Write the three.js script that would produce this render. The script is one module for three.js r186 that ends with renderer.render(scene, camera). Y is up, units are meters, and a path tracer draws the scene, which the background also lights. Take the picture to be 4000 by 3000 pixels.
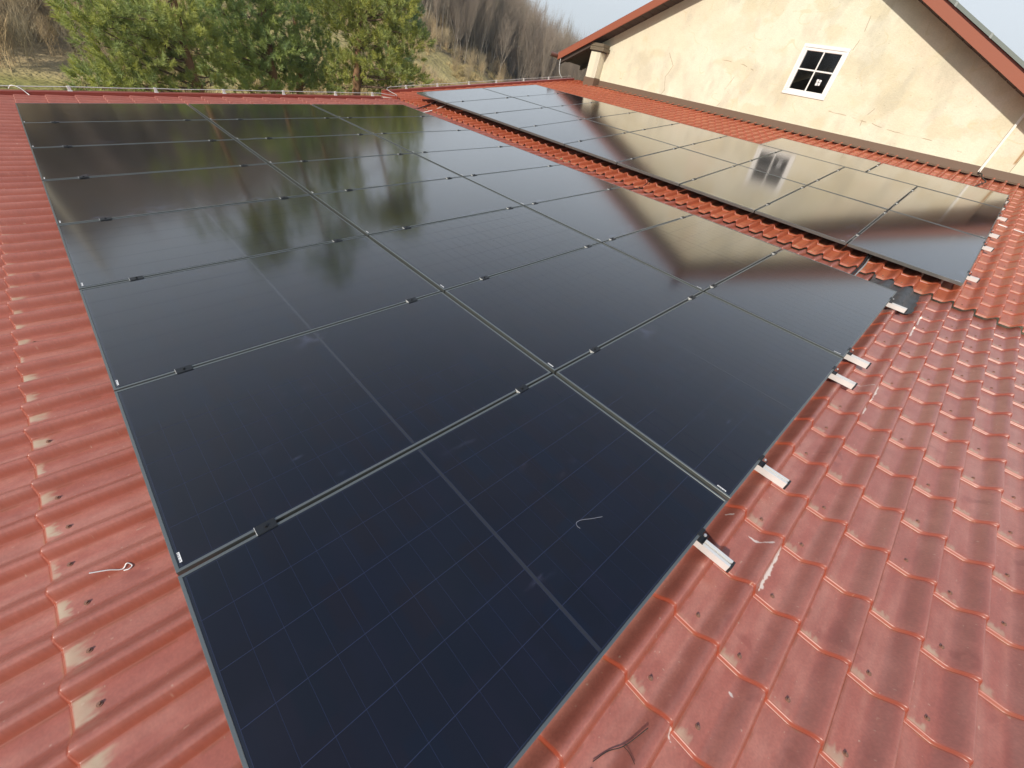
import * as THREE from 'three';
import { mergeGeometries } from 'three/addons/utils/BufferGeometryUtils.js';
import { RoundedBoxGeometry } from 'three/addons/geometries/RoundedBoxGeometry.js';

// ---------------------------------------------------------------- camera, sky, sun, exposure
const scene = new THREE.Scene();
const camera = new THREE.PerspectiveCamera(85.6, 4 / 3, 0.05, 1500);
const V3 = (x, y, z) => new THREE.Vector3(x, y, z);
const CAM = V3(0.1098, 1.5920, 9.2227);
const RIGHT = V3(0.71307, 0.19941, 0.67214), DOWN = V3(-0.29209, -0.78704, 0.54337), FWD = V3(0.63735, -0.58378, -0.50297);
camera.position.copy(CAM);
camera.quaternion.setFromRotationMatrix(new THREE.Matrix4().makeBasis(RIGHT, DOWN.clone().negate(), FWD.clone().negate()));
camera.updateMatrixWorld(true); camera.updateProjectionMatrix();

const renderer = new THREE.WebGLRenderer({ antialias: true });
renderer.setSize(1024, 768);
renderer.toneMapping = THREE.LinearToneMapping;
renderer.toneMappingExposure = 1.25;
renderer.shadowMap.enabled = true;

const R = Math.PI / 180;
const SUN_EL = 31, SUN_TURN = 14;   // the sun stands over the eave side, a little behind the camera
const SUN = V3(-Math.cos(SUN_EL * R) * Math.cos(SUN_TURN * R), Math.sin(SUN_EL * R), Math.cos(SUN_EL * R) * Math.sin(SUN_TURN * R));
const sun = new THREE.DirectionalLight(new THREE.Color().setRGB(1, 0.92, 0.80), 3.4);
sun.position.copy(SUN).multiplyScalar(80).add(V3(8, 0, 0)); sun.target.position.set(8, 0, 0);
sun.castShadow = true; sun.shadow.radius = 2; sun.shadow.mapSize.set(4096, 4096);
Object.assign(sun.shadow.camera, { left: -60, right: 60, top: 60, bottom: -60, near: 1, far: 300 });
scene.add(sun, sun.target);

// seeded noise
function rng(seed) { let a = seed >>> 0; return () => { a = (a + 0x6D2B79F5) | 0; let t = Math.imul(a ^ (a >>> 15), 1 | a); t = (t + Math.imul(t ^ (t >>> 7), 61 | t)) ^ t; return ((t ^ (t >>> 14)) >>> 0) / 4294967296; }; }
const PERM = (() => { const r = rng(7), p = new Uint8Array(512), q = [...Array(256).keys()]; for (let i = 255; i > 0; i--) { const j = (r() * (i + 1)) | 0; [q[i], q[j]] = [q[j], q[i]]; } for (let i = 0; i < 512; i++) p[i] = q[i & 255]; return p; })();
function vn(x, y) {                                   // value noise 0..1
  const xi = Math.floor(x), yi = Math.floor(y); let fx = x - xi, fy = y - yi;
  fx = fx * fx * (3 - 2 * fx); fy = fy * fy * (3 - 2 * fy);
  const X = xi & 255, Y = yi & 255, X1 = (X + 1) & 255, Y1 = (Y + 1) & 255;
  const a = PERM[PERM[X] + Y], b = PERM[PERM[X1] + Y], c = PERM[PERM[X] + Y1], d = PERM[PERM[X1] + Y1];
  return ((a + (b - a) * fx) * (1 - fy) + (c + (d - c) * fx) * fy) / 255;
}
function fbm(x, y, o = 4) { let s = 0, a = 0.5, n = 0; for (let i = 0; i < o; i++) { s += a * vn(x, y); n += a; x = x * 2.03 + 17.1; y = y * 2.03 + 5.3; a *= 0.5; } return s / n; }
const h2 = (i, j) => PERM[PERM[(i & 255)] + (j & 255)] / 255;
const sst = (a, b, x) => { const t = Math.min(1, Math.max(0, (x - a) / (b - a))); return t * t * (3 - 2 * t); };
const mix = (a, b, t) => a + (b - a) * t;
const mix3 = (c, d, t) => { c[0] += (d[0] - c[0]) * t; c[1] += (d[1] - c[1]) * t; c[2] += (d[2] - c[2]) * t; };

// sky: hazy winter afternoon, thin high cloud, paler towards the horizon and towards the sun
{
  const W = 1024, H = 512, d = new Float32Array(W * H * 4);
  for (let j = 0; j < H; j++) for (let i = 0; i < W; i++) {
    const el = ((j + 0.5) / H - 0.5) * Math.PI, az = ((i + 0.5) / W) * 2 * Math.PI - Math.PI;
    const y = Math.sin(el), x = Math.cos(el) * Math.cos(az), z = Math.cos(el) * Math.sin(az);
    const up = Math.max(0, y), k = 1 - sst(0.22, 0.98, up), hz = sst(0.25, 0, up);
    const c = [mix(0.13, 0.62, k), mix(0.19, 0.68, k), mix(0.33, 0.74, k)];
    mix3(c, [0.46, 0.515, 0.555], hz * 0.85);
    const px = x / (up + 0.25), pz = z / (up + 0.25);
    const cl = sst(0.42, 0.75, fbm(px * 1.3 + 40, pz * 1.3 + 11, 5)) * 0.45 * sst(0, 0.2, up);
    mix3(c, [0.50, 0.55, 0.61], cl);
    const s = Math.max(0, x * SUN.x + y * SUN.y + z * SUN.z), g = 0.30 * Math.pow(s, 6) + 0.9 * Math.pow(s, 60);
    c[0] += g; c[1] += g * 0.93; c[2] += g * 0.82;
    if (y < 0) { const t = sst(0, -0.12, y); mix3(c, [0.20, 0.19, 0.16], t); }
    const o = (j * W + i) * 4; d[o] = c[0]; d[o + 1] = c[1]; d[o + 2] = c[2]; d[o + 3] = 1;
  }
  const t = new THREE.DataTexture(d, W, H, THREE.RGBAFormat, THREE.FloatType);
  t.mapping = THREE.EquirectangularReflectionMapping; t.magFilter = THREE.LinearFilter; t.needsUpdate = true;
  scene.background = t; scene.environment = t;
}

// ---------------------------------------------------------------- helpers
const taken = {};
function numbered(n) { const k = (taken[n] = (taken[n] ?? -1) + 1); return k ? `${n}_${String(k).padStart(3, '0')}` : n; }
function tag(o, label, category, group, kind) { o.userData.label = label; if (category) o.userData.category = category; if (group) o.userData.group = group; if (kind) o.userData.kind = kind; return o; }
function shadows(o) { o.castShadow = o.receiveShadow = true; return o; }
function part(name, geo, mat, parent) { const m = shadows(new THREE.Mesh(geo, mat)); m.name = name; parent.add(m); return m; }
function thing(name, label, category, group, pos) { const g = new THREE.Group(); g.name = numbered(name); tag(g, label, category, group); if (pos) g.position.copy(pos); scene.add(g); return g; }
const box = (x0, x1, y0, y1, z0, z1) => { const g = new THREE.BoxGeometry(x1 - x0, y1 - y0, z1 - z0); g.translate((x0 + x1) / 2, (y0 + y1) / 2, (z0 + z1) / 2); return g; };
const rbox = (x0, x1, y0, y1, z0, z1, r = 0.004, s = 2) => { const g = new RoundedBoxGeometry(x1 - x0, y1 - y0, z1 - z0, s, r); g.translate((x0 + x1) / 2, (y0 + y1) / 2, (z0 + z1) / 2); return g; };
const rgb = (r, g, b) => new THREE.Color().setRGB(r, g, b);
function mat(c, o = {}) { return new THREE.MeshPhysicalMaterial({ color: Array.isArray(c) ? rgb(...c) : c, roughness: 0.7, metalness: 0, ...o }); }
function tex(W, H, f, srgb = true) {                  // f(x 0..1, y 0..1, out) fills 0..255
  const d = new Uint8Array(W * H * 4), c = [0, 0, 0];
  for (let j = 0; j < H; j++) for (let i = 0; i < W; i++) { f((i + 0.5) / W, (j + 0.5) / H, c); const o = (j * W + i) * 4; d[o] = c[0]; d[o + 1] = c[1]; d[o + 2] = c[2]; d[o + 3] = 255; }
  const t = new THREE.DataTexture(d, W, H); if (srgb) t.colorSpace = THREE.SRGBColorSpace;
  t.magFilter = THREE.LinearFilter; t.minFilter = THREE.LinearMipmapLinearFilter; t.generateMipmaps = true; t.wrapS = t.wrapT = THREE.RepeatWrapping; t.needsUpdate = true; return t;
}
function tube(pts, r, seg = 6, n) { const c = new THREE.CatmullRomCurve3(pts); return new THREE.TubeGeometry(c, n ?? pts.length * 4, r, seg, false); }

// the two roof planes: u runs up the slope, v along the eave towards the camera, n off the roof; n = 0 is the top of the solar panels
const TH = 6.5 * R;
const F1 = { O: V3(0, 0, 0), U: V3(Math.cos(TH), Math.sin(TH), 0), N: V3(-Math.sin(TH), Math.cos(TH), 0), V: V3(0, 0, 1) };
const F2 = { O: V3(6.5802, 0.8647, -0.7256), U: V3(0.98497, 0.17264, -0.00558), N: V3(-0.17261, 0.98497, 0.0062), V: V3(0.00657, -0.00514, 0.99997) };
const at = (F, u, n, v) => F.O.clone().addScaledVector(F.U, u).addScaledVector(F.N, n).addScaledVector(F.V, v);
const frameQ = F => new THREE.Quaternion().setFromRotationMatrix(new THREE.Matrix4().makeBasis(F.U, F.N, F.V));
const LOW = -0.15;                                    // n of the tile troughs
const T3 = 10.3 * R, F3 = { O: V3(6.5802, 0.650 + 0.14 * Math.cos(T3), -0.7256), U: V3(Math.cos(T3), Math.sin(T3), 0), N: V3(-Math.sin(T3), Math.cos(T3), 0), V: V3(0, 0, 1) };   // upper tile field
F3.O.x -= 0.14 * Math.sin(T3);
for (const F of [F1, F2, F3]) F.Q = frameQ(F);
function project(p) { const q = p.clone().project(camera); const d = p.clone().sub(CAM).dot(FWD); return d > 0.05 ? [(q.x + 1) * 512, (1 - q.y) * 384] : null; }

// ---------------------------------------------------------------- pressed metal tile roofs
const PU = 0.3432, PV = 0.1865, WAVE = 0.050, STEP = 0.016;
// wave across one tile: wide trough, gentle rise, narrow crest, steep flank
const wave = s => { const a = sst(0.42, 0.83, s), b = sst(1.0, 0.862, s); return WAVE * a * b; };
const RISER = [[-0.006, 0], [-0.004, 0.0012], [-0.0022, 0.005], [0.0002, 0.0118], [0.0022, 0.0150], [0.006, 0.016]];
function stepH(t) {                                    // t: metres up the slope from the riser
  if (t <= RISER[0][0]) return 0;
  for (let k = 1; k < RISER.length; k++) if (t <= RISER[k][0]) { const [a, ha] = RISER[k - 1], [b, hb] = RISER[k]; return mix(ha, hb, (t - a) / (b - a)); }
  const f = (t - 0.006) / (PU - 0.012); return STEP * (1 - sst(0, 1, Math.min(1, f)) * 0.35 - 0.65 * Math.min(1, f));
}
const SS = [0, 0.03, 0.12, 0.28, 0.42, 0.48, 0.54, 0.60, 0.66, 0.72, 0.78, 0.84, 0.87, 0.90, 0.925, 0.95, 0.975, 1];
const TS = [-0.006, -0.004, -0.0022, 0.0002, 0.0022, 0.006, 0.03, 0.10, 0.20, 0.28, PU - 0.006];
const SS_LO = [0, 0.36, 0.55, 0.76, 0.885, 1], TS_LO = [-0.006, 0.0002, 0.006, 0.15, PU - 0.006];
function tileHeight(cfg, i, j, t, s) {                 // small sheet irregularities keep rows from being perfect copies
  const lap = ((j % 6) + 6) % 6 === 0 ? 0.0010 * (1 - s) : 0;
  const u = cfg.u0 + i * PU + t, v = cfg.v0 + (j + s) * PV;
  return LOW + wave(s) + stepH(t) + lap + 0.0035 * (vn(u * 1.7 + 31, v * 2.3 + 8) - 0.5);
}
function tileGeo(cfg, F, i, j, lo) {
  const S = lo ? SS_LO : SS, T = lo ? TS_LO : TS, n = S.length, m = T.length, P = [], Nn = [], UV = [], I = [], e = 0.0016;
  for (const t of T) for (const s of S) {
    const u = cfg.u0 + i * PU + t, v = cfg.v0 + (j + s) * PV, H = tileHeight(cfg, i, j, t, s);
    const du = (tileHeight(cfg, i, j, Math.min(t + e, PU - 0.006), s) - tileHeight(cfg, i, j, Math.max(t - e, -0.006), s)) / (Math.min(t + e, PU - 0.006) - Math.max(t - e, -0.006));
    const es = e / PV, wv = x => wave(((x % 1) + 1) % 1), dv = (wv(s + es) - wv(s - es)) / (2 * e);
    const p = at(F, u, H, v); P.push(p.x, p.y, p.z);
    const q = F.N.clone().addScaledVector(F.U, -du).addScaledVector(F.V, -dv).normalize(); Nn.push(q.x, q.y, q.z);
    UV.push(u, v);
  }
  for (let a = 0; a < m - 1; a++) for (let b = 0; b < n - 1; b++) { const k = a * n + b; I.push(k, k + 1, k + n, k + 1, k + n + 1, k + n); }
  const g = new THREE.BufferGeometry();
  g.setAttribute('position', new THREE.Float32BufferAttribute(P, 3)); g.setAttribute('normal', new THREE.Float32BufferAttribute(Nn, 3)); g.setAttribute('uv', new THREE.Float32BufferAttribute(UV, 2)); g.setIndex(I);
  return g;
}
// what lies on the paint: mottling, dust in streaks down the slope, lichen where water stands above each riser, scratches
const MARKS = [];                                      // [u0,v0,u1,v1,width] pale scrapes of sealant
function roofColour(cfg, u, v, c) {
  const ti = (u - cfg.u0) / PU, tj = (v - cfg.v0) / PV, i = Math.floor(ti), j = Math.floor(tj), t = (ti - i) * PU, s = tj - j;
  c[0] = cfg.base[0]; c[1] = cfg.base[1]; c[2] = cfg.base[2];
  const big = fbm(u * 0.9 + 3, v * 1.7 + 9, 3), st = fbm(u * 2.2 + 50, v * 26, 3), fine = vn(u * 210, v * 210), mid = fbm(u * 14, v * 19, 3);
  mix3(c, cfg.dust, 0.30 + 0.40 * sst(0.33, 0.72, 0.5 * st + 0.3 * big + 0.2 * mid) * (0.5 + 0.5 * sst(0.9, 0.3, s)));
  const m = 1 + 0.09 * (mid - 0.5) + 0.10 * (fine - 0.5) + 0.08 * (big - 0.5); c[0] *= m; c[1] *= m; c[2] *= m;
  // darker wet-looking blots
  const blot = sst(0.70, 0.78, fbm(u * 6.1 + 80, v * 6.1 + 3, 3)); mix3(c, [122, 62, 52], blot * 0.28 * sst(0.3, 0.6, vn(u * 40, v * 40)));
  // lichen and silt in the trough just above the riser
  const k = h2(i + 60, j * 3 + 7), k2 = h2(i + 9, j + 101), lichen = cfg.lichen * mix(1, 0.55, sst(8.6, 9.3, v) * sst(-0.6, 0.6, u));
  const sc = mix(0.12, cfg.lichenS, sst(0.5, 1, lichen)) + 0.10 * (k2 - 0.5), len = 0.012 + 0.06 * k * lichen, wob = fbm(u * 26 + 11, v * 95 + 3, 3) - 0.5;
  const dU = t - 0.004, dS = Math.abs(s - sc) / (0.15 + 0.10 * k2);
  let L = sst(1.15, 0.55, dS + 1.1 * wob) * sst(len * 1.25, len * 0.45, dU + 0.05 * wob) * sst(-0.002, 0.004, dU);
  L *= sst(0.30, 0.50, k + 0.38 * lichen) * (0.45 + 0.55 * mid);
  mix3(c, cfg.lich, Math.min(1, L * (0.45 + 0.55 * lichen)));
  // silt line at the foot of the riser; grainy brown line along the flank foot
  const foot = sst(0.016, 0.004, PU - t + 0.006 * wob) * sst(0.05, 0.35, s) * sst(0.72, 0.5, s); mix3(c, cfg.silt, foot * 0.75 * sst(0.3, 0.6, mid + 0.2 * k));
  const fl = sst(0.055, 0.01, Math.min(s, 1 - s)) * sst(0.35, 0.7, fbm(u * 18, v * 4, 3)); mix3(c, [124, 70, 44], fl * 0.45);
  const cl = Math.max(sst(0.006, 0.002, t), sst(PU - 0.009, PU - 0.006, t)); mix3(c, cfg.riserTone, cl * (0.6 + 0.3 * mid));  // riser band mixed towards its own deeper orange-red tone
  mix3(c, [150, 70, 46], sst(0.90, 0.95, s) * 0.6 * (0.6 + 0.4 * mid));  // steep flank mixed towards orange-brown, varied by the mottling
  // specks
  const sp = vn(u * 75 + 9, v * 75 + 5); if (sp > 0.965) mix3(c, [205, 190, 170], 0.7 * vn(u * 30, v * 30));
  for (const q of MARKS) {
    const dx = q[2] - q[0], dy = q[3] - q[1], l2 = dx * dx + dy * dy, f = ((u - q[0]) * dx + (v - q[1]) * dy) / l2;
    if (f < 0 || f > 1) continue;
    const d = Math.hypot(u - q[0] - f * dx, v - q[1] - f * dy) + 0.008 * (vn(u * 90, v * 90) - 0.5) + 0.01 * (vn(u * 22, v * 22) - 0.5);
    const w = q[4] * (0.55 + 0.6 * vn(f * 6 + q[0] * 9, 3)) * Math.pow(4 * f * (1 - f) + 0.08, 0.4); if (d < w) mix3(c, [222, 214, 206], sst(w, w * 0.5, d) * 0.9);
  }
}
MARKS.push([2.045, 9.512, 1.73, 9.522, 0.011], [1.975, 9.381, 1.976, 9.431, 0.006], [1.976, 9.431, 2.005, 9.475, 0.005], [1.977, 9.241, 2.0, 9.279, 0.004], [3.65, 9.515, 3.50, 9.511, 0.012], [4.04, 9.514, 3.76, 9.518, 0.012], [5.883, 9.519, 5.59, 9.524, 0.010], [5.514, 9.519, 5.22, 9.518, 0.010], [3.882, 9.378, 3.93, 9.488, 0.004], [1.29, 9.60, 1.27, 9.63, 0.004], [1.02, 9.50, 1.0, 9.53, 0.004]);
const CFG1 = { u0: -0.347 - 13 * PU, v0: 9.332 - 57 * PV, base: [156, 80, 66], dust: [180, 130, 116], lich: [184, 172, 146], silt: [172, 132, 92], riserTone: [132, 50, 29], lichen: 1.0, lichenS: 0.20 };
const CFG2 = { u0: -0.14, v0: -1.13 - 0.0, base: [172, 80, 54], dust: [194, 128, 92], lich: [186, 172, 130], silt: [170, 140, 86], riserTone: [140, 60, 36], lichen: 0.4, lichenS: 0.20 };
function roofMaterial(cfg, u0, u1, v0, v1, W, H, coat = 0.6) {
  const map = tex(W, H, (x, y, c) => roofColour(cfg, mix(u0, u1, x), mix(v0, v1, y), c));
  const rough = tex(256, 256, (x, y, c) => { const f = 0.5 * vn(x * 64, y * 64) + 0.5 * fbm(x * 9, y * 9, 4); const k = 255 * mix(0.72, 1.0, f); c[0] = c[1] = c[2] = k; }, false);
  map.wrapS = map.wrapT = THREE.ClampToEdgeWrapping;
  map.repeat.set(1 / (u1 - u0), 1 / (v1 - v0)); map.offset.set(-u0 / (u1 - u0), -v0 / (v1 - v0));
  rough.repeat.set(1.1, 1.1);
  return mat([1, 1, 1], { map, roughness: 0.50, roughnessMap: rough, ior: 1.5, clearcoat: coat, clearcoatRoughness: 0.36, side: THREE.DoubleSide });
}
const screwGeo = (() => { const a = new THREE.CylinderGeometry(0.0085, 0.0095, 0.003, 10); a.translate(0, 0.0015, 0); const b = new THREE.CylinderGeometry(0.0048, 0.0052, 0.0065, 6); b.translate(0, 0.006, 0); return mergeGeometries([a, b]); })();
const screwMat = mat([0.26, 0.14, 0.10], { roughness: 0.5, metalness: 0.3 });
function buildRoof(name, label, cfg, F, ni, nj, mats, keep, most, covered, screwEvery) {
  const roof = new THREE.Group(); roof.name = name; tag(roof, label, 'roof', null, 'structure'); scene.add(roof);
  const cand = [], rest = [];
  for (let i = 0; i < ni; i++) for (let j = 0; j < nj; j++) {
    const ua = cfg.u0 + i * PU, va = cfg.v0 + j * PV, cov = covered(ua, va, ua + PU, va + PV);
    const q = [at(F, ua, LOW, va), at(F, ua + PU, LOW, va), at(F, ua + PU, LOW, va + PV), at(F, ua, LOW, va + PV)].map(project);
    let area = 0;
    if (q.every(Boolean) && !cov) { const mx = (q[0][0] + q[2][0]) / 2, my = (q[0][1] + q[2][1]) / 2; if (mx > -6 && mx < 1030 && my > -6 && my < 774) for (let k = 0; k < 4; k++) { const a = q[k], b = q[(k + 1) % 4]; area += a[0] * b[1] - a[1] * b[0]; } }
    area = Math.abs(area) / 2;
    if (area > keep) cand.push([area, i, j]); else rest.push([i, j, cov]);
  }
  cand.sort((a, b) => b[0] - a[0]);
  for (const c of cand.splice(most)) rest.push([c[1], c[2], false]);
  for (const [area, i, j] of cand) {
    const m = mats.find(x => x.in(cfg.u0 + i * PU, cfg.v0 + j * PV)).m, tile = part('tile', tileGeo(cfg, F, i, j, false), m, roof);
    if (area > 60 && h2(i * 5 + 3, j * 7 + 1) < screwEvery) {
      const s = 0.30 + 0.06 * (h2(i, j) - 0.5), t = 0.052 + 0.03 * h2(j, i), sc = part('screw', screwGeo, screwMat, tile);
      sc.position.copy(at(F, cfg.u0 + i * PU + t, tileHeight(cfg, i, j, t, s) - 0.001, cfg.v0 + (j + s) * PV)); sc.quaternion.copy(F.Q);
    }
  }
  for (const M of mats) {
    const g = rest.filter(([i, j]) => mats.find(x => x.in(cfg.u0 + i * PU, cfg.v0 + j * PV)) === M).map(([i, j, cov]) => tileGeo(cfg, F, i, j, cov));
    if (g.length) part('tile_field', mergeGeometries(g), M.m, roof).userData.kind = 'stuff';
  }
  return roof;
}
console.log('roofs');
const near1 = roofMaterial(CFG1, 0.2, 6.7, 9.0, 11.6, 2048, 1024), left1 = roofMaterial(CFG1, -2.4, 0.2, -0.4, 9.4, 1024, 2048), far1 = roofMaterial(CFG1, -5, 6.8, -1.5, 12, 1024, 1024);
buildRoof('lower_roof', 'red pressed metal tile roof of lower slope under the three-column solar array', CFG1, F1, 33, 71,
  [{ in: (u, v) => u >= 0.2 && u < 6.7 && v >= 9.0, m: near1 }, { in: (u, v) => u >= -2.4 && u < 0.0 && v > -0.2 && v < 9.2, m: left1 }, { in: () => true, m: far1 }],
  14, 300, (a, b, c, d) => a > 0.05 && c < 5.8 && b > 0.05 && d < 9.2, 0.62);
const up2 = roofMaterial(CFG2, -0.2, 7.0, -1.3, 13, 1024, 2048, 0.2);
buildRoof('upper_roof', 'red pressed metal tile roof of upper slope between the solar array and cream gable wall', CFG2, F3, 21, 76, [{ in: () => true, m: up2 }],
  14, 300, (a, b, c, d) => (a > 0.1 && c < 3.85 && b > 0.1 && d < 10.3), 0.45);
function roofTop(u, v) { const ti = (u - CFG1.u0) / PU, i = Math.floor(ti + 0.006 / PU), tj = (v - CFG1.v0) / PV, j = Math.floor(tj); return tileHeight(CFG1, i, j, (ti - i) * PU, tj - j); }
function roofTop2(u, v) { const ti = (u - CFG2.u0) / PU, i = Math.floor(ti + 0.006 / PU), tj = (v - CFG2.v0) / PV, j = Math.floor(tj); return tileHeight(CFG2, i, j, (ti - i) * PU, tj - j); }

// ---------------------------------------------------------------- building under the roofs, verge trims
const redPaint = mat([0.24, 0.045, 0.03], { roughness: 0.42, ior: 1.5 });
const alu = mat([0.78, 0.77, 0.75], { metalness: 0.35, roughness: 0.42 });
const galv = mat([0.62, 0.63, 0.63], { metalness: 0.75, roughness: 0.5 });
const blackPlastic = mat([0.018, 0.018, 0.02], { roughness: 0.5 });
const zinc = mat([0.70, 0.70, 0.68], { roughness: 0.45, metalness: 0.4 });
function trim(name, F, pts, u0, u1, m, parent) {        // a folded sheet: section pts [v,n] carried along u
  const sh = new THREE.Shape(pts.map(([v, n]) => new THREE.Vector2(v, n)));
  const g = new THREE.ExtrudeGeometry(sh, { depth: u1 - u0, bevelEnabled: false });
  g.applyMatrix4(new THREE.Matrix4().makeBasis(F.V, F.N, F.U.clone().negate()));
  const o = at(F, u1, 0, 0); g.translate(o.x, o.y, o.z);
  return part(name, g, m, parent);
}
const annex = thing('annex_building', 'long low outbuilding carrying the two red metal roof slopes', 'building');
const render1 = mat([0.50, 0.46, 0.38], { roughness: 0.9 });
part('wall', box(-4.2, 13.2, -4.5, -0.75, -1.16, -0.9), render1, annex);
part('wall', box(-4.2, -3.95, -4.5, -0.75, -0.9, 11.5), render1, annex);
part('wall', box(-4.2, 13.2, -4.5, -0.75, 11.25, 11.5), render1, annex);
const sheet = (a, b) => [[a, -0.15], [a, -0.066], [a - 0.006, -0.062], [b + 0.006, -0.062], [b, -0.066], [b, b < -1.3 ? -0.34 : -0.34], [b + 0.004, -0.34], [b + 0.004, -0.070], [a - 0.004, -0.070], [a - 0.004, -0.15]];
for (let k = 0; k < 5; k++) trim('verge_trim', F1, sheet(-1.235 + 0.0012 * (k % 2), -1.37 - 0.0012 * (k % 2)), -4.81 + k * 2.18, -4.81 + (k + 1) * 2.18 + (k < 4 ? 0.04 : -0.02), redPaint, annex);
for (let k = 0; k < 4; k++) trim('verge_trim', F3, sheet(-1.10 + 0.0012 * (k % 2), -1.235 - 0.0012 * (k % 2)), -0.16 + k * 1.76, -0.16 + (k + 1) * 1.76 + (k < 3 ? 0.04 : 0), redPaint, annex);
// the end board where the upper roof stands out past the lower one
{ const p = at(F3, -0.15, -0.1, -1.22), q = at(F3, -0.15, -0.1, -0.50);
  part('end_board', box(p.x - 0.02, p.x + 0.004, p.y - 0.30, p.y + 0.02, p.z, q.z), redPaint, annex);
  part('corner_flashing', (() => { const s = new THREE.Shape([[0, 0], [0.30, 0], [0.06, 0.30], [0, 0.30]].map(a => new THREE.Vector2(...a))); const g = new THREE.ExtrudeGeometry(s, { depth: 0.004, bevelEnabled: false }); g.rotateX(-Math.PI / 2); g.applyQuaternion(F1.Q); const o = at(F1, 6.02, -0.085, -1.22); g.translate(o.x, o.y, o.z); return g; })(), mat([0.55, 0.42, 0.36], { roughness: 0.5 }), annex);
  part('gable_infill', box(p.x + 0.02, 13.2, -0.75, 0.35, -1.75, -1.55), render1, annex); }
// black closure strip between the two sheets
// lightning conductor
function conductor(label, F, v, n, us, extra, jitter) {
  const t = thing('lightning_conductor', label, 'wire', 'lightning conductor wires');
  const pts = []; const r = rng(jitter); for (let k = 0; k < us.length - 1; k++) for (let s = 0; s < 3; s++) { const u = mix(us[k], us[k + 1], s / 3); pts.push(at(F, u, n - (s ? 0.006 * r() : 0), v + (s ? 0.01 * (r() - 0.5) : 0))); }
  pts.push(at(F, us[us.length - 1], n, v)); if (extra) pts.push(...extra);
  part('wire', tube(pts, 0.006, 6, pts.length * 3), zinc, t);
  for (const u of us.slice(1, -1)) { const h = part('holder', mergeGeometries([rbox(-0.022, 0.022, -0.052, 0.012, -0.018, 0.018, 0.006), rbox(-0.03, 0.03, -0.058, -0.048, -0.03, 0.03, 0.003)]), zinc, t); h.position.copy(at(F, u, n, v)); h.quaternion.copy(F.Q); }
  return t;
}
conductor('pale lightning wire on small holders along the lower roof verge', F1, -1.30, -0.004, [-4.8, -2.5, -1.4, -0.4, 0.66, 1.78, 2.83, 3.9, 4.98, 5.85, 6.02], [at(F3, -0.10, -0.09, -0.60), at(F3, -0.12, -0.02, -1.05), at(F3, 0.05, -0.004, -1.16)], 4);
conductor('pale lightning wire on holders along the upper roof verge', F3, -1.165, -0.004, [0.05, 0.5, 1.45, 2.5, 3.5, 4.6, 5.7, 6.75], null, 5);
{ const t = thing('loose_wire_end', 'short bent end of pale wire lying over the verge beside shrub hillside', 'wire');
  part('wire', tube([at(F1, -0.02, -0.04, -1.30), at(F1, 0.02, 0.0, -1.29), at(F1, 0.10, -0.02, -1.25), at(F1, 0.16, -0.09, -1.20), at(F1, 0.18, -0.112, -1.16)], 0.006, 6, 24), zinc, t); }

// ---------------------------------------------------------------- solar panels
console.log('panels');
const PL1 = 1.926, PL2 = 1.945, PW = 1.139, FH = 0.035, LIP = 0.011;
const GL = { roughness: 0.12, ior: 1.36, clearcoat: 1, clearcoatRoughness: 0.105 };
const frameMat = mat([0.205, 0.222, 0.215], { metalness: 0.7, roughness: 0.33 });
const backMat = mat([0.011, 0.013, 0.020], GL);
const lineMat = mat([0.021, 0.027, 0.062], GL);
const busMat = mat([0.022, 0.023, 0.027], GL);
const stickerMat = mat([1, 1, 1], { roughness: 0.5, map: tex(128, 32, (x, y, c) => { const bar = y > 0.3 && x > 0.06 && x < 0.94 && vn(x * 60, 1) > 0.52; const k = bar ? 60 : 235; c[0] = c[1] = k; c[2] = k; }) });
const CU = 0.0935, CV = 0.1845;
function smear(x, z, seed) {                           // dust and hand marks left on the glass, in panel metres
  const a = sst(0.70, 0.92, fbm(x * 9 + seed * 13, z * 26 + seed * 7, 4)) * sst(0.5, 0.8, fbm(x * 2 + seed * 31, z * 2 + 9, 2));
  const e = sst(0.24, 0.06, z) * sst(0.48, 0.80, fbm(x * 14 + seed, z * 22 + 4, 4)) * sst(0.45, 0.7, vn(x * 3 + seed * 5, 2));
  return Math.min(1, 0.6 * a + 1.0 * e);
}
function cellColour(x, z, seed, c) {                   // albedo of a cell: almost black, each one a shade apart
  const i = Math.floor(x / CU), j = Math.floor(z / CV), k = h2(i * 3 + seed * 11, j * 5 + seed), k2 = h2(i + 70 + seed, j + 30);
  c[0] = 9 + 7 * k; c[1] = 10 + 3 * k2; c[2] = 17 + 8 * k2 - 3 * k;
  const s = smear(x, z, seed); mix3(c, [92, 100, 126], 0.55 * s);
  const f = vn(x * 330, z * 330); c[0] *= 0.9 + 0.2 * f; c[1] *= 0.9 + 0.2 * f; c[2] *= 0.9 + 0.2 * f;
}
const cellMats = [0, 1, 2].map(seed => mat([1, 1, 1], { ...GL, map: tex(1024, 640, (x, y, c) => cellColour(x * 2.0, y * 1.2, seed, c)) }));
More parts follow.
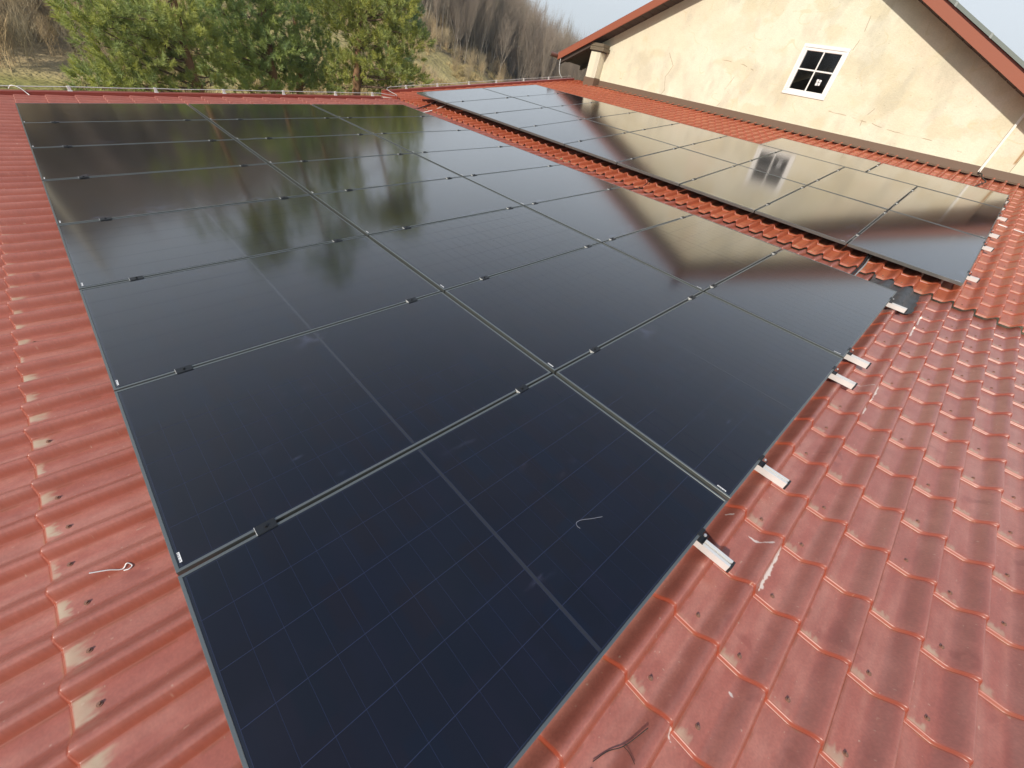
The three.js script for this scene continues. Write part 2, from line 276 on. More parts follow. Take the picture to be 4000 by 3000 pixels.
const lamMats = [0, 1].map(seed => mat([1, 1, 1], { ...GL, map: tex(1024, 608, (x, y, c) => {
  const X = x * (PL1 - 0.022) - 0.019, Z = y * (PW - 0.022) - 0.0025;
  cellColour(Math.max(0, X), Math.max(0, Z), seed + 3, c);
  const half = PL1 / 2 - 0.03, xx = X < half ? X : X - 0.015, gx = Math.abs(xx / CU - Math.round(xx / CU)) * CU, gz = Math.abs(Z / CV - Math.round(Z / CV)) * CV;
  if (gz < 0.0014) mix3(c, [40, 46, 76], 0.4); else if (gx < 0.0012) mix3(c, [36, 42, 72], 0.25);
  if (Math.abs(x - 0.5) * PL1 < 0.007) mix3(c, [46, 48, 54], 0.6);
  if (x < 0.014 || x > 0.986) mix3(c, [28, 29, 35], 0.9);
}) }));
function frameGeo(L, W) {
  const s = new THREE.Shape([[-L / 2, -W / 2], [L / 2, -W / 2], [L / 2, W / 2], [-L / 2, W / 2]].map(a => new THREE.Vector2(...a)));
  const l = L / 2 - LIP, w = W / 2 - LIP; s.holes.push(new THREE.Path([[-l, -w], [-l, w], [l, w], [l, -w]].map(a => new THREE.Vector2(...a))));
  const g = new THREE.ExtrudeGeometry(s, { depth: FH - 0.002, bevelEnabled: true, bevelSize: 0.001, bevelThickness: 0.001, bevelOffset: -0.001, bevelSegments: 1 });
  g.rotateX(-Math.PI / 2); g.translate(0, 0.001, 0); return g;
}
const FG = { [PL1]: frameGeo(PL1, PW), [PL2]: frameGeo(PL2, PW) };
const LG = {}; for (const L of [PL1, PL2]) { LG[L] = new THREE.BoxGeometry(L - 0.022, 0.005, PW - 0.022); LG[L].translate(0, 0.031, 0); }
const backGeo = new THREE.BoxGeometry(PL1 - 0.022, 0.004, PW - 0.022); backGeo.translate(0, 0.0305, 0);
const gridGeo = new THREE.BoxGeometry(20 * CU + 0.016, 0.0004, 6 * CV); gridGeo.translate(0, 0.0328, 0);
const busGeo = new THREE.BoxGeometry(0.013, 0.0010, 6 * CV); busGeo.translate(0, 0.0331, 0);
const stickerGeo = new THREE.BoxGeometry(0.045, 0.0004, 0.008); stickerGeo.rotateY(Math.PI / 2); stickerGeo.translate(0, 0.0342, 0);
const cellGeos = []; for (let i = 0; i < 20; i++) for (let j = 0; j < 6; j++) {
  const g = new THREE.BoxGeometry(CU - 0.0013, 0.0009, CV - 0.0022), x = (i - 10) * CU + CU / 2 + (i < 10 ? -0.0075 : 0.0075), z = (j - 2.5) * CV;
  g.translate(x, 0.03305, z);
  const p = g.attributes.position, uv = []; for (let k = 0; k < p.count; k++) uv.push((p.getX(k) + 1.0) / 2.0, (p.getZ(k) + 0.6) / 1.2);
  g.setAttribute('uv', new THREE.Float32BufferAttribute(uv, 2)); cellGeos.push(g);
}
const ORD = ['first', 'second', 'third', 'fourth', 'fifth', 'sixth', 'seventh', 'eighth', 'ninth'];
let panelNo = 0;
function panel(F, L, u, v, label, group, cells, turn) {
  const t = thing('solar_module', label, 'solar panel', group, at(F, u, -FH, v)); t.quaternion.copy(F.Q);
  if (turn) t.quaternion.multiply(new THREE.Quaternion().setFromAxisAngle(V3(0, 1, 0), Math.PI / 2));
  // each panel sits a hair out of true with its neighbours
  const k = panelNo++, w = (a) => (h2(k * 7 + a, k * 3 + 5 * a) - 0.5);
  t.quaternion.multiply(new THREE.Quaternion().setFromEuler(new THREE.Euler(w(1) * 0.005, 0, w(2) * 0.003)));
  part('frame', FG[L], frameMat, t);
  if (cells) {
    const lam = part('laminate', backGeo, backMat, t); part('contact_grid', gridGeo, lineMat, lam); part('bus_strip', busGeo, busMat, lam);
    for (const g of cellGeos) part('cell', g, cellMats[k % 3], lam);
  } else part('laminate', LG[L], lamMats[k % 2], t);
  const s = part('barcode_sticker', stickerGeo, stickerMat, t);
  s.position.set(-L / 2 + 0.022, 0, PW / 2 - 0.055);
  return t;
}
const COL1 = [0.004, 1.959, 3.914], NAME1 = ['eave-side', 'middle', 'wall-side'];
for (let c = 0; c < 3; c++) for (let j = 0; j < 8; j++)
  panel(F1, PL1, COL1[c] + PL1 / 2, (j + 0.5) * 1.154, `black solar panel ${ORD[7 - j]} from the near end, ${NAME1[c]} column of large array`, 'solar panels of the three-column array', j >= [4, 5, 6][c]);
const COL2 = [0.025, 1.995], NAME2 = ['lower', 'upper'];
for (let c = 0; c < 2; c++) for (let j = 0; j < 9; j++)
  panel(F2, PL2, COL2[c] + PL2 / 2, (j + 0.5) * 1.154, `black solar panel ${ORD[8 - j]} from the near end, ${NAME2[c]} full column beside gable wall`, 'solar panels of the array by the gable wall');
panel(F2, PL2, 3.968 + PW / 2, 10.376 - PL2 / 2, 'crosswise black solar panel at the near end of short top column under gable window', 'crosswise solar panels of the short column', false, true);
panel(F2, PL2, 3.968 + PW / 2, 10.376 - PL2 * 1.5 - 0.025, 'crosswise black solar panel at the far end of short top column under gable window', 'crosswise solar panels of the short column', false, true);

// rails, with their clamps
const railShape = (() => { const s = new THREE.Shape([[-0.02, 0], [0.02, 0], [0.02, 0.018], [0.0185, 0.0195], [0.0185, 0.0215], [0.02, 0.023], [0.02, 0.04], [0.006, 0.04], [0.006, 0.034], [0.011, 0.034], [0.011, 0.026], [-0.011, 0.026], [-0.011, 0.034], [-0.006, 0.034], [-0.006, 0.04], [-0.02, 0.04]].map(a => new THREE.Vector2(...a))); return s; })();
const clampGeo = mergeGeometries([rbox(-0.036, 0.036, 0.0008, 0.0045, -0.021, 0.021, 0.0012, 1), rbox(-0.036, 0.036, -0.03, 0.001, -0.0085, -0.0055, 0.001, 1), rbox(-0.036, 0.036, -0.03, 0.001, 0.0055, 0.0085, 0.001, 1)]);
const clampEndGeo = mergeGeometries([rbox(-0.0385, -0.0362, -0.012, 0.0048, -0.013, 0.013, 0.0008, 1), rbox(-0.0385, -0.0362, 0.002, 0.0048, -0.02, 0.02, 0.0008, 1)]);
const boltGeo = (() => { const g = new THREE.CylinderGeometry(0.0065, 0.0065, 0.007, 10); g.translate(0, 0.008, 0); const h = new THREE.CylinderGeometry(0.0035, 0.0035, 0.002, 6); h.translate(0, 0.0118, 0); return mergeGeometries([g, h]); })();
const endClampGeo = mergeGeometries([rbox(-0.024, 0.024, 0.0008, 0.0045, -0.012, 0.006, 0.001, 1), rbox(-0.024, 0.024, -0.034, 0.003, 0.002, 0.006, 0.001, 1), rbox(-0.024, 0.024, -0.034, -0.03, 0.002, 0.030, 0.001, 1), rbox(-0.024, 0.024, -0.034, -0.012, 0.026, 0.030, 0.001, 1)]);
const clampMat = mat([0.045, 0.048, 0.052], { metalness: 0.7, roughness: 0.4 });
function rail(F, u, v0, v1, joints, ends, label, group) {
  const t = thing('mounting_rail', label, 'rail', group, at(F, u, -FH - 0.0415, v0)); t.quaternion.copy(F.Q);
  part('profile', new THREE.ExtrudeGeometry(railShape, { depth: v1 - v0 - 0.008, bevelEnabled: false }), alu, t);
  part('end_cap', rbox(-0.021, 0.021, -0.001, 0.041, v1 - v0 - 0.008, v1 - v0 + 0.002, 0.002, 1), blackPlastic, t);
  for (const v of joints) { const c = part('mid_clamp', clampGeo, clampMat, t); c.position.set(0, FH + 0.0415, v - v0); part('clamp_edge', clampEndGeo, alu, c); part('bolt', boltGeo, clampMat, c); }
  for (const v of ends) { const c = part('end_clamp', endClampGeo, clampMat, t); c.position.set(0, FH + 0.0415, v - v0); const b = part('bolt', boltGeo, galv, c); b.position.set(0, -0.006, 0.016); }
  for (let v = 0.5; v < v1 - v0; v += 1.03) { const p = part('hanger_bolt', new THREE.CylinderGeometry(0.006, 0.006, 0.075, 6), galv, t); p.position.set(0.0, -0.0375, v); }
}
const rows = n => Array.from({ length: n - 1 }, (_, k) => (k + 1) * 1.154);
[0.295, 1.675, 2.352, 3.685, 4.09, 5.575].forEach((u, k) => rail(F1, u, -0.12, 9.387, rows(8), [9.222], `aluminium mounting rail, ${ORD[k]} from the eave, sticking out under large array`, 'rails under the three-column array'));
[0.46, 1.80, 2.50, 3.58].forEach((u, k) => rail(F2, u, -0.1, 10.50, rows(9), [10.376], `aluminium mounting rail, ${ORD[k]} from the low side, under array by gable wall`, 'rails under the array by the gable wall'));
[4.25, 4.82].forEach((u, k) => rail(F2, u, 6.40, 10.42, [8.418], [10.376], `short aluminium rail under crosswise solar panels, ${k ? 'nearer the wall' : 'farther from the wall'}`, 'short rails under the crosswise panels'));

// cables between the arrays, the membrane patch, litter on the tiles
function cable(name, label, pts, r, m) { const t = thing(name, label, 'cable'); part('cable', tube(pts, r, 7, pts.length * 8), m, t); return t; }
const roofPt = (u, v, up) => at(F1, u, roofTop(u, v) + up, v), roofPt2 = (u, v, up) => at(F3, u, roofTop2(u, v) + up, v);
cable('solar_cable', 'thicker black cable crossing the tile gap near the membrane patch', [at(F1, 5.7, -0.08, 9.50 - 0.72), roofPt(6.05, 8.77, 0.035), roofPt(6.3, 8.77, 0.02), roofPt2(-0.02, 9.50, 0.03), roofPt2(0.3, 9.47, 0.03), at(F2, 0.6, -0.07, 9.44)], 0.013, blackPlastic);
cable('solar_cable', 'thinner grey cable lying beside the black one near membrane patch', [at(F1, 5.7, -0.09, 8.82), roofPt(6.05, 8.81, 0.03), roofPt(6.3, 8.80, 0.018), roofPt2(-0.02, 9.525, 0.028), roofPt2(0.3, 9.50, 0.028), at(F2, 0.6, -0.08, 9.48)], 0.008, mat([0.3, 0.31, 0.31], { roughness: 0.45 }));
cable('solar_cable', 'thin black cable across the tile gap under the fourth panel joint', [at(F1, 5.72, -0.08, 5.79), roofPt(6.1, 5.74, 0.02), roofPt2(0, 6.42, 0.02), at(F2, 0.25, -0.07, 6.36)], 0.007, blackPlastic);
cable('solar_cable', 'black cable between the arrays close to the far verge', [at(F1, 5.75, -0.09, -0.08), roofPt(6.1, -0.13, 0.02), roofPt2(0.1, 0.52, 0.025), at(F2, 0.55, -0.07, 0.36)], 0.011, blackPlastic);
cable('white_cable', 'white cable between the arrays close to the far verge', [at(F1, 5.75, -0.09, 0.22), roofPt(6.1, 0.19, 0.02), roofPt2(0.1, 0.86, 0.028), at(F2, 0.55, -0.07, 0.63)], 0.009, mat([0.75, 0.74, 0.72], { roughness: 0.5 }));
cable('white_cable', 'white wire leaving the near end of array by gable wall', [at(F2, 3.45, -0.1, 10.35), roofPt2(3.58, 10.47, 0.01), roofPt2(3.50, 10.65, 0.012), roofPt2(3.38, 10.9, 0.012), roofPt2(3.2, 11.4, 0.012)], 0.008, mat([0.75, 0.74, 0.72], { roughness: 0.5 }));
{ // bitumen membrane laid over the tiles at the array corner
  const t = thing('membrane_patch', 'dark grey crumpled membrane patch on tiles at the corner of large array', 'membrane');
  const P = [], I = [], nu = 34, nv = 26;
  for (let a = 0; a <= nu; a++) for (let b = 0; b <= nv; b++) {
    const f = a / nu, g = b / nv, u = mix(5.70, 6.50, f), v1 = 9.44 - 0.03 * f + 0.012 * (vn(u * 19, 4) - 0.5), v = mix(8.94 + 0.05 * (1 - f), v1, g);
    let h = 0; for (const [x, y] of [[0, 0], [0.02, 0], [-0.02, 0], [0, 0.02], [0, -0.02]]) h = Math.max(h, roofTop(Math.min(6.5, u + x), v + y) - LOW);
    const p = at(F1, u, LOW + 0.97 * h + 0.014 + 0.012 * (fbm(u * 13, v * 17, 3) - 0.4), v); P.push(p.x, p.y, p.z);
  }
  for (let a = 0; a < nu; a++) for (let b = 0; b < nv; b++) { const k = a * (nv + 1) + b; I.push(k, k + 1, k + nv + 1, k + 1, k + nv + 2, k + nv + 1); }
  const g = new THREE.BufferGeometry(); g.setAttribute('position', new THREE.Float32BufferAttribute(P, 3)); g.setIndex(I); g.computeVertexNormals();
  part('sheet', g, mat([0.065, 0.068, 0.07], { roughness: 0.48, side: THREE.DoubleSide }), t);
}
{ const t = thing('twig', 'small dark forked twig lying on the red tiles near the solar panel edge', 'twig'), m = mat([0.04, 0.03, 0.025], { roughness: 0.9 });
  const g = mergeGeometries([tube([roofPt(0.762, 9.382, 0.006), roofPt(0.82, 9.40, 0.004), roofPt(0.866, 9.426, 0.006), roofPt(0.96, 9.452, 0.008)], 0.0016, 6, 20), tube([roofPt(0.866, 9.426, 0.006), roofPt(0.862, 9.445, 0.005), roofPt(0.845, 9.47, 0.005)], 0.0011, 5, 8)]);
  part('stem', g, m, t); }
{ const t = thing('wire_hook', 'small white looped wire hook lying on the tiles beside the array', 'hook');
  part('wire', tube([roofPt(-0.235, 7.82, 0.004), roofPt(-0.19, 7.828, 0.004), roofPt(-0.158, 7.836, 0.004), roofPt(-0.140, 7.830, 0.004), roofPt(-0.132, 7.838, 0.004), roofPt(-0.142, 7.846, 0.004), roofPt(-0.158, 7.842, 0.004)], 0.0022, 6, 40), mat([0.82, 0.82, 0.8], { roughness: 0.4 }), t); }
{ const t = thing('hair_strand', 'thin pale hooked strand of hair lying on the nearest solar panel', 'strand');
  const e = (u, v) => at(F1, u, 0.0012, v); part('strand', tube([e(1.385, 8.892), e(1.34, 8.868), e(1.295, 8.842), e(1.272, 8.838), e(1.262, 8.85), e(1.264, 8.866)], 0.0007, 5, 40), mat([0.35, 0.36, 0.42], { roughness: 0.5 }), t); }

// ---------------------------------------------------------------- the house with the cream gable
console.log('house');
const XW = 13.3, RZ = 4.12, RY = 5.48, TAN = 0.49, ZL = -1.15, ZR = 9.43, XB = 25;
const house = thing('gable_house', 'cream plastered gable house with red rake boards and one small white window', 'house');
const MARKC = [[[2.98, 0.9], [2.72, 1.15], [2.45, 1.02], [2.15, 1.12], [1.95, 1.0]].map(a => [a[0], a[1] + 0.45]), [[2.72, 3.40], [2.45, 3.30], [2.2, 3.36], [2.02, 3.24]], [[2.62, 6.72], [2.4, 6.62], [2.2, 6.66], [2.0, 6.6]], [[3.02, 2.9], [3.0, 3.4], [2.92, 3.8]], [[3.52, 5.72], [3.75, 5.75], [4.1, 5.71]], [[2.42, 5.9], [2.38, 6.6], [2.30, 7.3], [2.28, 8.0]]];
const wallTex = tex(2048, 1024, (x, y, c) => {
  const z = mix(-1.5, 10.5, x), h = mix(1.2, 6.0, y);
  c[0] = 214; c[1] = 207; c[2] = 183;
  const w = fbm(z * 0.7 + 4, h * 0.8 + 2, 4), w2 = fbm(z * 1.9 + 40, h * 2.4 + 7, 5), w3 = fbm(z * 5 + 9, h * 6 + 1, 4);
  mix3(c, [222, 217, 198], sst(0.42, 0.62, w + 0.25 * (w2 - 0.5)) * 0.7);
  mix3(c, [200, 188, 156], sst(0.52, 0.70, w2 + 0.2 * (w3 - 0.5)) * 0.45);
  mix3(c, [218, 200, 178], sst(0.54, 0.74, fbm(z * 1.3 + 90, h * 1.6 + 33, 4)) * 0.4);
  mix3(c, [186, 181, 162], sst(0.54, 0.72, fbm(z * 2.6 + 60, h * 1.1 + 13, 5)) * 0.4);
  // rubbed trowel patches with an edge
  const pt = fbm(z * 1.1 + 200, h * 1.3 + 90, 3), ed = Math.abs(pt - 0.5); if (ed < 0.012) mix3(c, [200, 186, 148], 0.35 * sst(0.012, 0.002, ed) * sst(0.4, 0.6, w3));
  const gr = 1 + 0.05 * (vn(z * 85, h * 85) - 0.5) + 0.05 * (w3 - 0.5); c[0] *= gr; c[1] *= gr; c[2] *= gr;
  const pit = vn(z * 30 + 3, h * 30 + 3); if (pit > 0.975) mix3(c, [150, 132, 104], 0.5);
  const zz = z + 0.035 * (fbm(h * 7, z * 7, 3) - 0.5), hh = h + 0.03 * (fbm(z * 6 + 30, h * 6, 3) - 0.5);
  for (const L of MARKC) for (let k = 0; k < L.length - 1; k++) {
    const [h0, z0] = L[k], [h1, z1] = L[k + 1], dz = z1 - z0, dh = h1 - h0, f = Math.min(1, Math.max(0, ((zz - z0) * dz + (hh - h0) * dh) / (dz * dz + dh * dh))), d = Math.hypot(zz - z0 - f * dz, hh - h0 - f * dh);
    if (d < 0.009) mix3(c, [140, 120, 94], 0.65 * sst(0.009, 0.002, d) * sst(0.35, 0.65, vn(z * 9, h * 9)));
  }
  // rusty joint at the far corner
  const rz = Math.abs(z - 9.40 + 0.03 * (fbm(h * 5, 3, 3) - 0.5)); if (rz < 0.03) mix3(c, [150, 110, 70], 0.7 * sst(0.03, 0.005, rz) * sst(0.3, 0.6, vn(h * 8, 4)));
});
wallTex.wrapS = wallTex.wrapT = THREE.ClampToEdgeWrapping;
const wallBump = tex(512, 512, (x, y, c) => { const k = 255 * (0.5 * fbm(x * 24, y * 24, 5) + 0.35 * vn(x * 160, y * 160) + 0.15 * vn(x * 300, y * 300)); c[0] = c[1] = c[2] = k; }, false);
wallBump.repeat.set(0.4, 0.4);
const plaster = mat([1, 1, 1], { map: wallTex, bumpMap: wallBump, bumpScale: 0.006, roughness: 0.92, ior: 1.4 });
wallTex.repeat.set(1 / 12, 1 / 4.8); wallTex.offset.set(1.5 / 12, -1.2 / 4.8);
const WIN = { z0: 4.685, z1: 5.69, y0: 2.577, y1: 3.553 };
{ // gable wall, with the window opening; shape coordinates are (z, y)
  const s = new THREE.Shape([[ZL, -4.5], [ZR, -4.5], [ZR, RY - TAN * (ZR - RZ) + 0.03], [RZ, RY + 0.03], [ZL, RY - TAN * (RZ - ZL) + 0.03]].map(a => new THREE.Vector2(...a)));
  s.holes.push(new THREE.Path([[WIN.z0 + 0.01, WIN.y0 + 0.01], [WIN.z0 + 0.01, WIN.y1 - 0.01], [WIN.z1 - 0.01, WIN.y1 - 0.01], [WIN.z1 - 0.01, WIN.y0 + 0.01]].map(a => new THREE.Vector2(...a))));
  const g = new THREE.ExtrudeGeometry(s, { depth: 0.32, bevelEnabled: false }); g.scale(1, 1, 1);
  g.applyMatrix4(new THREE.Matrix4().set(0, 0, 1, XW, 0, 1, 0, 0, 1, 0, 0, 0, 0, 0, 0, 1));      // (a,b,c) -> (XW+c, b, a): mirrored, so flip the winding
  const ps = g.attributes.position; if (g.index) { const ix = g.index.array; for (let k = 0; k < ix.length; k += 3) { const a = ix[k]; ix[k] = ix[k + 1]; ix[k + 1] = a; } }
  else { for (const nm of ['position', 'uv', 'normal']) { const A = g.attributes[nm], n = A.itemSize; for (let k = 0; k < A.count; k += 3) for (let q = 0; q < n; q++) { const a = A.array[k * n + q]; A.array[k * n + q] = A.array[(k + 1) * n + q]; A.array[(k + 1) * n + q] = a; } } }
  g.computeVertexNormals();
  const uv = []; for (let k = 0; k < ps.count; k++) uv.push(ps.getZ(k), ps.getY(k)); g.setAttribute('uv', new THREE.Float32BufferAttribute(uv, 2));
  const m = plaster.clone(); part('wall', g, plaster, house);
}
const sideWall = mat([0.72, 0.66, 0.5], { roughness: 0.9 });
part('side_wall', box(XW + 0.321, XB, -4.5, RY - TAN * (RZ - ZL), ZL, ZL + 0.3), sideWall, house);
part('side_wall', box(XW + 0.321, XB, -4.5, RY - TAN * (ZR - RZ), ZR - 0.3, ZR), sideWall, house);
part('back_wall', (() => { const s = new THREE.Shape([[ZL + 0.3, -4.5], [ZR - 0.3, -4.5], [ZR - 0.3, RY - TAN * (ZR - RZ)], [RZ, RY - 0.1], [ZL + 0.3, RY - TAN * (RZ - ZL)]].map(a => new THREE.Vector2(...a))); const g = new THREE.ExtrudeGeometry(s, { depth: 0.3, bevelEnabled: false }); g.rotateY(-Math.PI / 2); g.translate(XB, 0, 0); return g; })(), sideWall, house);
part('attic_floor', box(XW + 0.33, XB - 0.31, 1.7, 1.9, ZL + 0.31, ZR - 0.31), mat([0.2, 0.16, 0.12]), house);
part('wing_wall', box(XW + 0.06, XW + 0.4, -4.5, 2.75, ZR + 0.006, 13), plaster.clone(), house);
// roof: two slopes of boarded soffit, covering, rake boards
const soffitWood = mat([0.060, 0.042, 0.034], { roughness: 0.85 }), cover = mat([0.24, 0.07, 0.05], { roughness: 0.6 }), rakeRed = mat([0.29, 0.082, 0.042], { roughness: 0.6 }), capGrey = mat([0.16, 0.18, 0.165], { roughness: 0.45, metalness: 0.5 });
const collarMat = mat([0.26, 0.28, 0.265], { roughness: 0.5, metalness: 0.4 });
function slopeBox(x0, x1, d0, d1, t0, t1, side) {       // d: distance along z from the ridge; t: height above the soffit plane
  const s = new THREE.Shape([[d0, -TAN * d0 + t0], [d1, -TAN * d1 + t0], [d1, -TAN * d1 + t1], [d0, -TAN * d0 + t1]].map(a => new THREE.Vector2(a[0], a[1])));
  const g = new THREE.ExtrudeGeometry(s, { depth: x1 - x0, bevelEnabled: false });
  if (side > 0) { g.rotateY(-Math.PI / 2); g.translate(x1, RY, RZ); } else { g.rotateY(Math.PI / 2); g.translate(x0, RY, RZ); }
  return g;
}
for (const side of [-1, 1]) {
  const dE = side < 0 ? RZ + 2.33 : 6.7;
  const deck = part('roof_slope', slopeBox(12.91, XB + 0.4, 0.0 + (side > 0 ? 0.002 : 0), dE - 0.02, 0.02, 0.15, side), soffitWood, house);
  for (let k = 0; k < 34; k++) { const w = dE / 34; part('soffit_board', slopeBox(12.912, XW + 0.1, 0.01 + k * w, (k + 1) * w - 0.006, 0.004 + 0.004 * h2(k, side + 3), 0.019, side), soffitWood, deck); }
  part('roof_covering', slopeBox(12.90, XB + 0.45, 0.002, dE + 0.04, 0.155, 0.21, side), cover, house);
  part('rake_board', slopeBox(12.86, 12.895, 0.004, dE, -0.004, 0.172, side), rakeRed, house);
  if (side < 0) continue;
  const cap = part('verge_cap', slopeBox(12.85, 13.02, 0.004, dE, 0.215, 0.275, side), capGrey, house);
  for (let k = 0; k < 8; k++) part('cap_collar', slopeBox(12.842, 13.028, 0.6 + k * 0.78, 0.64 + k * 0.78, 0.211, 0.280, side), collarMat, cap);
}
part('ridge_cap', (() => { const g = new THREE.CylinderGeometry(0.13, 0.13, XB - 12.4, 12, 1, true, 0, Math.PI); g.rotateZ(Math.PI / 2); g.rotateX(0); g.translate((XB + 12.84 + 0.46) / 2 - 0.2, RY + 0.2, RZ); return g; })(), cover, house);
{ // eave gutter on the far side
  const g = new THREE.CylinderGeometry(0.065, 0.065, XB - 12.3, 12, 1, true, Math.PI / 2, Math.PI); g.rotateZ(Math.PI / 2); g.rotateX(Math.PI); g.translate((XB + 12.4) / 2 + 0.2, RY - TAN * (RZ + 2.33) + 0.10, RZ - RZ - 2.41);
  part('gutter', g, mat([0.22, 0.12, 0.09], { roughness: 0.5, metalness: 0.3, side: THREE.DoubleSide }), house);
}
for (let k = 0; k < 3; k++) part('rafter', slopeBox(12.95 + k * 1.1, 13.05 + k * 1.1, 5.3, 6.42, -0.10, 0.003, -1), soffitWood, house);
// the post and the beam end under the eave
part('corner_post', rbox(13.0, 13.302, 1.7, 2.715, -1.148, -0.775, 0.03, 2), plaster, house);
{ const wood = mat([1, 1, 1], { roughness: 0.9, map: tex(128, 128, (x, y, c) => { const f = fbm(x * 4, y * 30, 4); const k = mix(70, 150, f); c[0] = k; c[1] = k * 0.9; c[2] = k * 0.74; }) });
  const b = part('beam_end', rbox(12.95, 13.3, 2.73, 2.825, -1.175, -0.66, 0.008, 1), wood, house); part('beam_end', rbox(12.955, 13.3, 2.831, 2.91, -1.17, -0.70, 0.008, 1), wood, house);
  part('beam_end', rbox(12.97, 13.28, 2.716, 2.7295, -1.13, -0.75, 0.003, 1), soffitWood, house); }
// brown flashing along the foot of the wall, its top edge smeared with sealant
{ const fm = mat([0.155, 0.098, 0.065], { roughness: 0.55 });
  const u = (XW - 0.028 - F3.O.x) / F3.U.x; let v = 0.02;
  const segs = [[0.0, 2.1], [2.1, 4.2], [4.2, 6.3], [6.3, 8.4], [8.4, 10.9]];
  segs.forEach(([a, b], k) => { const g = rbox(-0.012, 0.0, -0.02, 0.165, 0, b - a + 0.03, 0.003, 1), f = part('wall_flashing', g, fm, house); f.position.copy(at(F3, u - 0.002 * (k % 2), LOW + 0.02, a - 0.42 + 0.25)); 
    const g2 = rbox(-0.16, 0.0, -0.004, 0.0, 0, b - a + 0.03, 0.001, 1), f2 = part('flashing_apron', g2, fm, house); f2.position.copy(at(F3, u - 0.002 * (k % 2), LOW + 0.052, a - 0.42 + 0.25)); f2.quaternion.copy(F3.Q); });
  part('wall_flashing', rbox(12.985, 12.999, 1.79, 2.06, -1.16, -0.76, 0.003, 1), fm, house); part('wall_flashing', rbox(12.999, 13.28, 1.80, 2.075, -0.772, -0.758, 0.003, 1), fm, house);
  // sealant: an uneven bead
  const r = rng(91), gs = []; for (let z = -0.7; z < 9.2; z += 0.09) { if (r() < 0.35) continue; const y = at(F3, u, LOW + 0.187, z + 0.7).y, s = 0.010 + 0.016 * r(); const g = new THREE.IcosahedronGeometry(s, 1); g.scale(0.35, 0.6 + 0.5 * r(), 1.2 + 2.6 * r()); g.translate(XW - 0.006, y + 0.012 * (r() - 0.4), z + 0.05 * r()); gs.push(g); }
  part('sealant_bead', mergeGeometries(gs), mat([0.62, 0.58, 0.44], { roughness: 0.7 }), house).userData.kind = 'stuff';
}
{ // conduit with its cable
  const pv = mat([0.80, 0.79, 0.72], { roughness: 0.45 });
  const c = part('conduit', rbox(XW - 0.03, XW - 0.002, 1.945, 3.02, 9.00, 9.045, 0.006, 2), pv, house);
  part('cable', tube([V3(XW - 0.02, 2.0, 9.022), V3(XW - 0.03, 1.93, 9.03), at(F3, 6.72, -0.06, 9.80), at(F3, 6.5, -0.085, 9.86), at(F3, 6.2, -0.09, 9.95), at(F3, 5.9, -0.09, 9.9), at(F3, 5.0, -0.07, 9.8)], 0.011, 7, 50), blackPlastic, c);
}
{ // window
  const pvc = mat([0.80, 0.79, 0.76], { roughness: 0.35 }), glass = new THREE.MeshPhysicalMaterial({ color: 0xffffff, roughness: 0.02, transmission: 1, thickness: 0, ior: 1.5 });
  const w = new THREE.Group(); w.name = 'window'; house.add(w);
  const { z0, z1, y0, y1 } = WIN, ring = (a, b, xa, xb, name, t = 0.006) => { const [Z0, Z1, Y0, Y1] = a, k = b;
    part(name, rbox(xa, xb, Y0, Y0 + k, Z0, Z1, t), pvc, w); part(name, rbox(xa, xb, Y1 - k, Y1, Z0, Z1, t), pvc, w);
    part(name, rbox(xa, xb, Y0 + k + 0.0005, Y1 - k - 0.0005, Z0, Z0 + k, t), pvc, w); part(name, rbox(xa, xb, Y0 + k + 0.0005, Y1 - k - 0.0005, Z1 - k, Z1, t), pvc, w); };
  ring([z0 + 0.012, z1 - 0.012, y0 + 0.012, y1 - 0.012], 0.062, XW - 0.018, XW + 0.06, 'frame');
  ring([z0 + 0.075, z1 - 0.075, y0 + 0.075, y1 - 0.075], 0.052, XW - 0.006, XW + 0.05, 'sash');
  const za = z0 + 0.127, zb = z1 - 0.127, ya = y0 + 0.127, yb = y1 - 0.127, zm = (za + zb) / 2, ym = (ya + yb) / 2 + 0.02;
  part('muntin', rbox(XW - 0.004, XW + 0.018, ya, yb, zm - 0.014, zm + 0.014, 0.003), pvc, w);
  part('muntin', rbox(XW - 0.002, XW + 0.018, ym - 0.014, ym + 0.014, za, zm - 0.0145, 0.003), pvc, w); part('muntin', rbox(XW - 0.002, XW + 0.018, ym - 0.014, ym + 0.014, zm + 0.0145, zb, 0.003), pvc, w);
  for (const [a, b] of [[za, zm - 0.012], [zm + 0.012, zb]]) for (const [p, q] of [[ya, ym - 0.012], [ym + 0.012, yb]]) { const g = new THREE.PlaneGeometry(b - a, q - p); g.rotateY(-Math.PI / 2); g.translate(XW + 0.012, (p + q) / 2, (a + b) / 2); part('pane', g, glass, w); }
  // white square sticker inside the lower pane
  const st = mat([0.8, 0.8, 0.8], { roughness: 0.6 }), sq = (a, b, c, d) => box(XW + 0.0155, XW + 0.0162, ya + c, ya + d, zm + a, zm + b);
  part('pane_sticker', mergeGeometries([sq(0.13, 0.175, 0.20, 0.245), sq(0.185, 0.235, 0.195, 0.24), sq(0.135, 0.18, 0.13, 0.19), sq(0.19, 0.235, 0.135, 0.185)]), st, w);
}
cable('down_wire', 'thin white wire hanging from the eave tip to the upper roof verge', [V3(12.9, 2.42, -2.22), V3(12.88, 2.2, -2.2), V3(12.9, 2.0, -2.14), at(F3, 6.35, -0.05, -1.18)], 0.009, zinc);

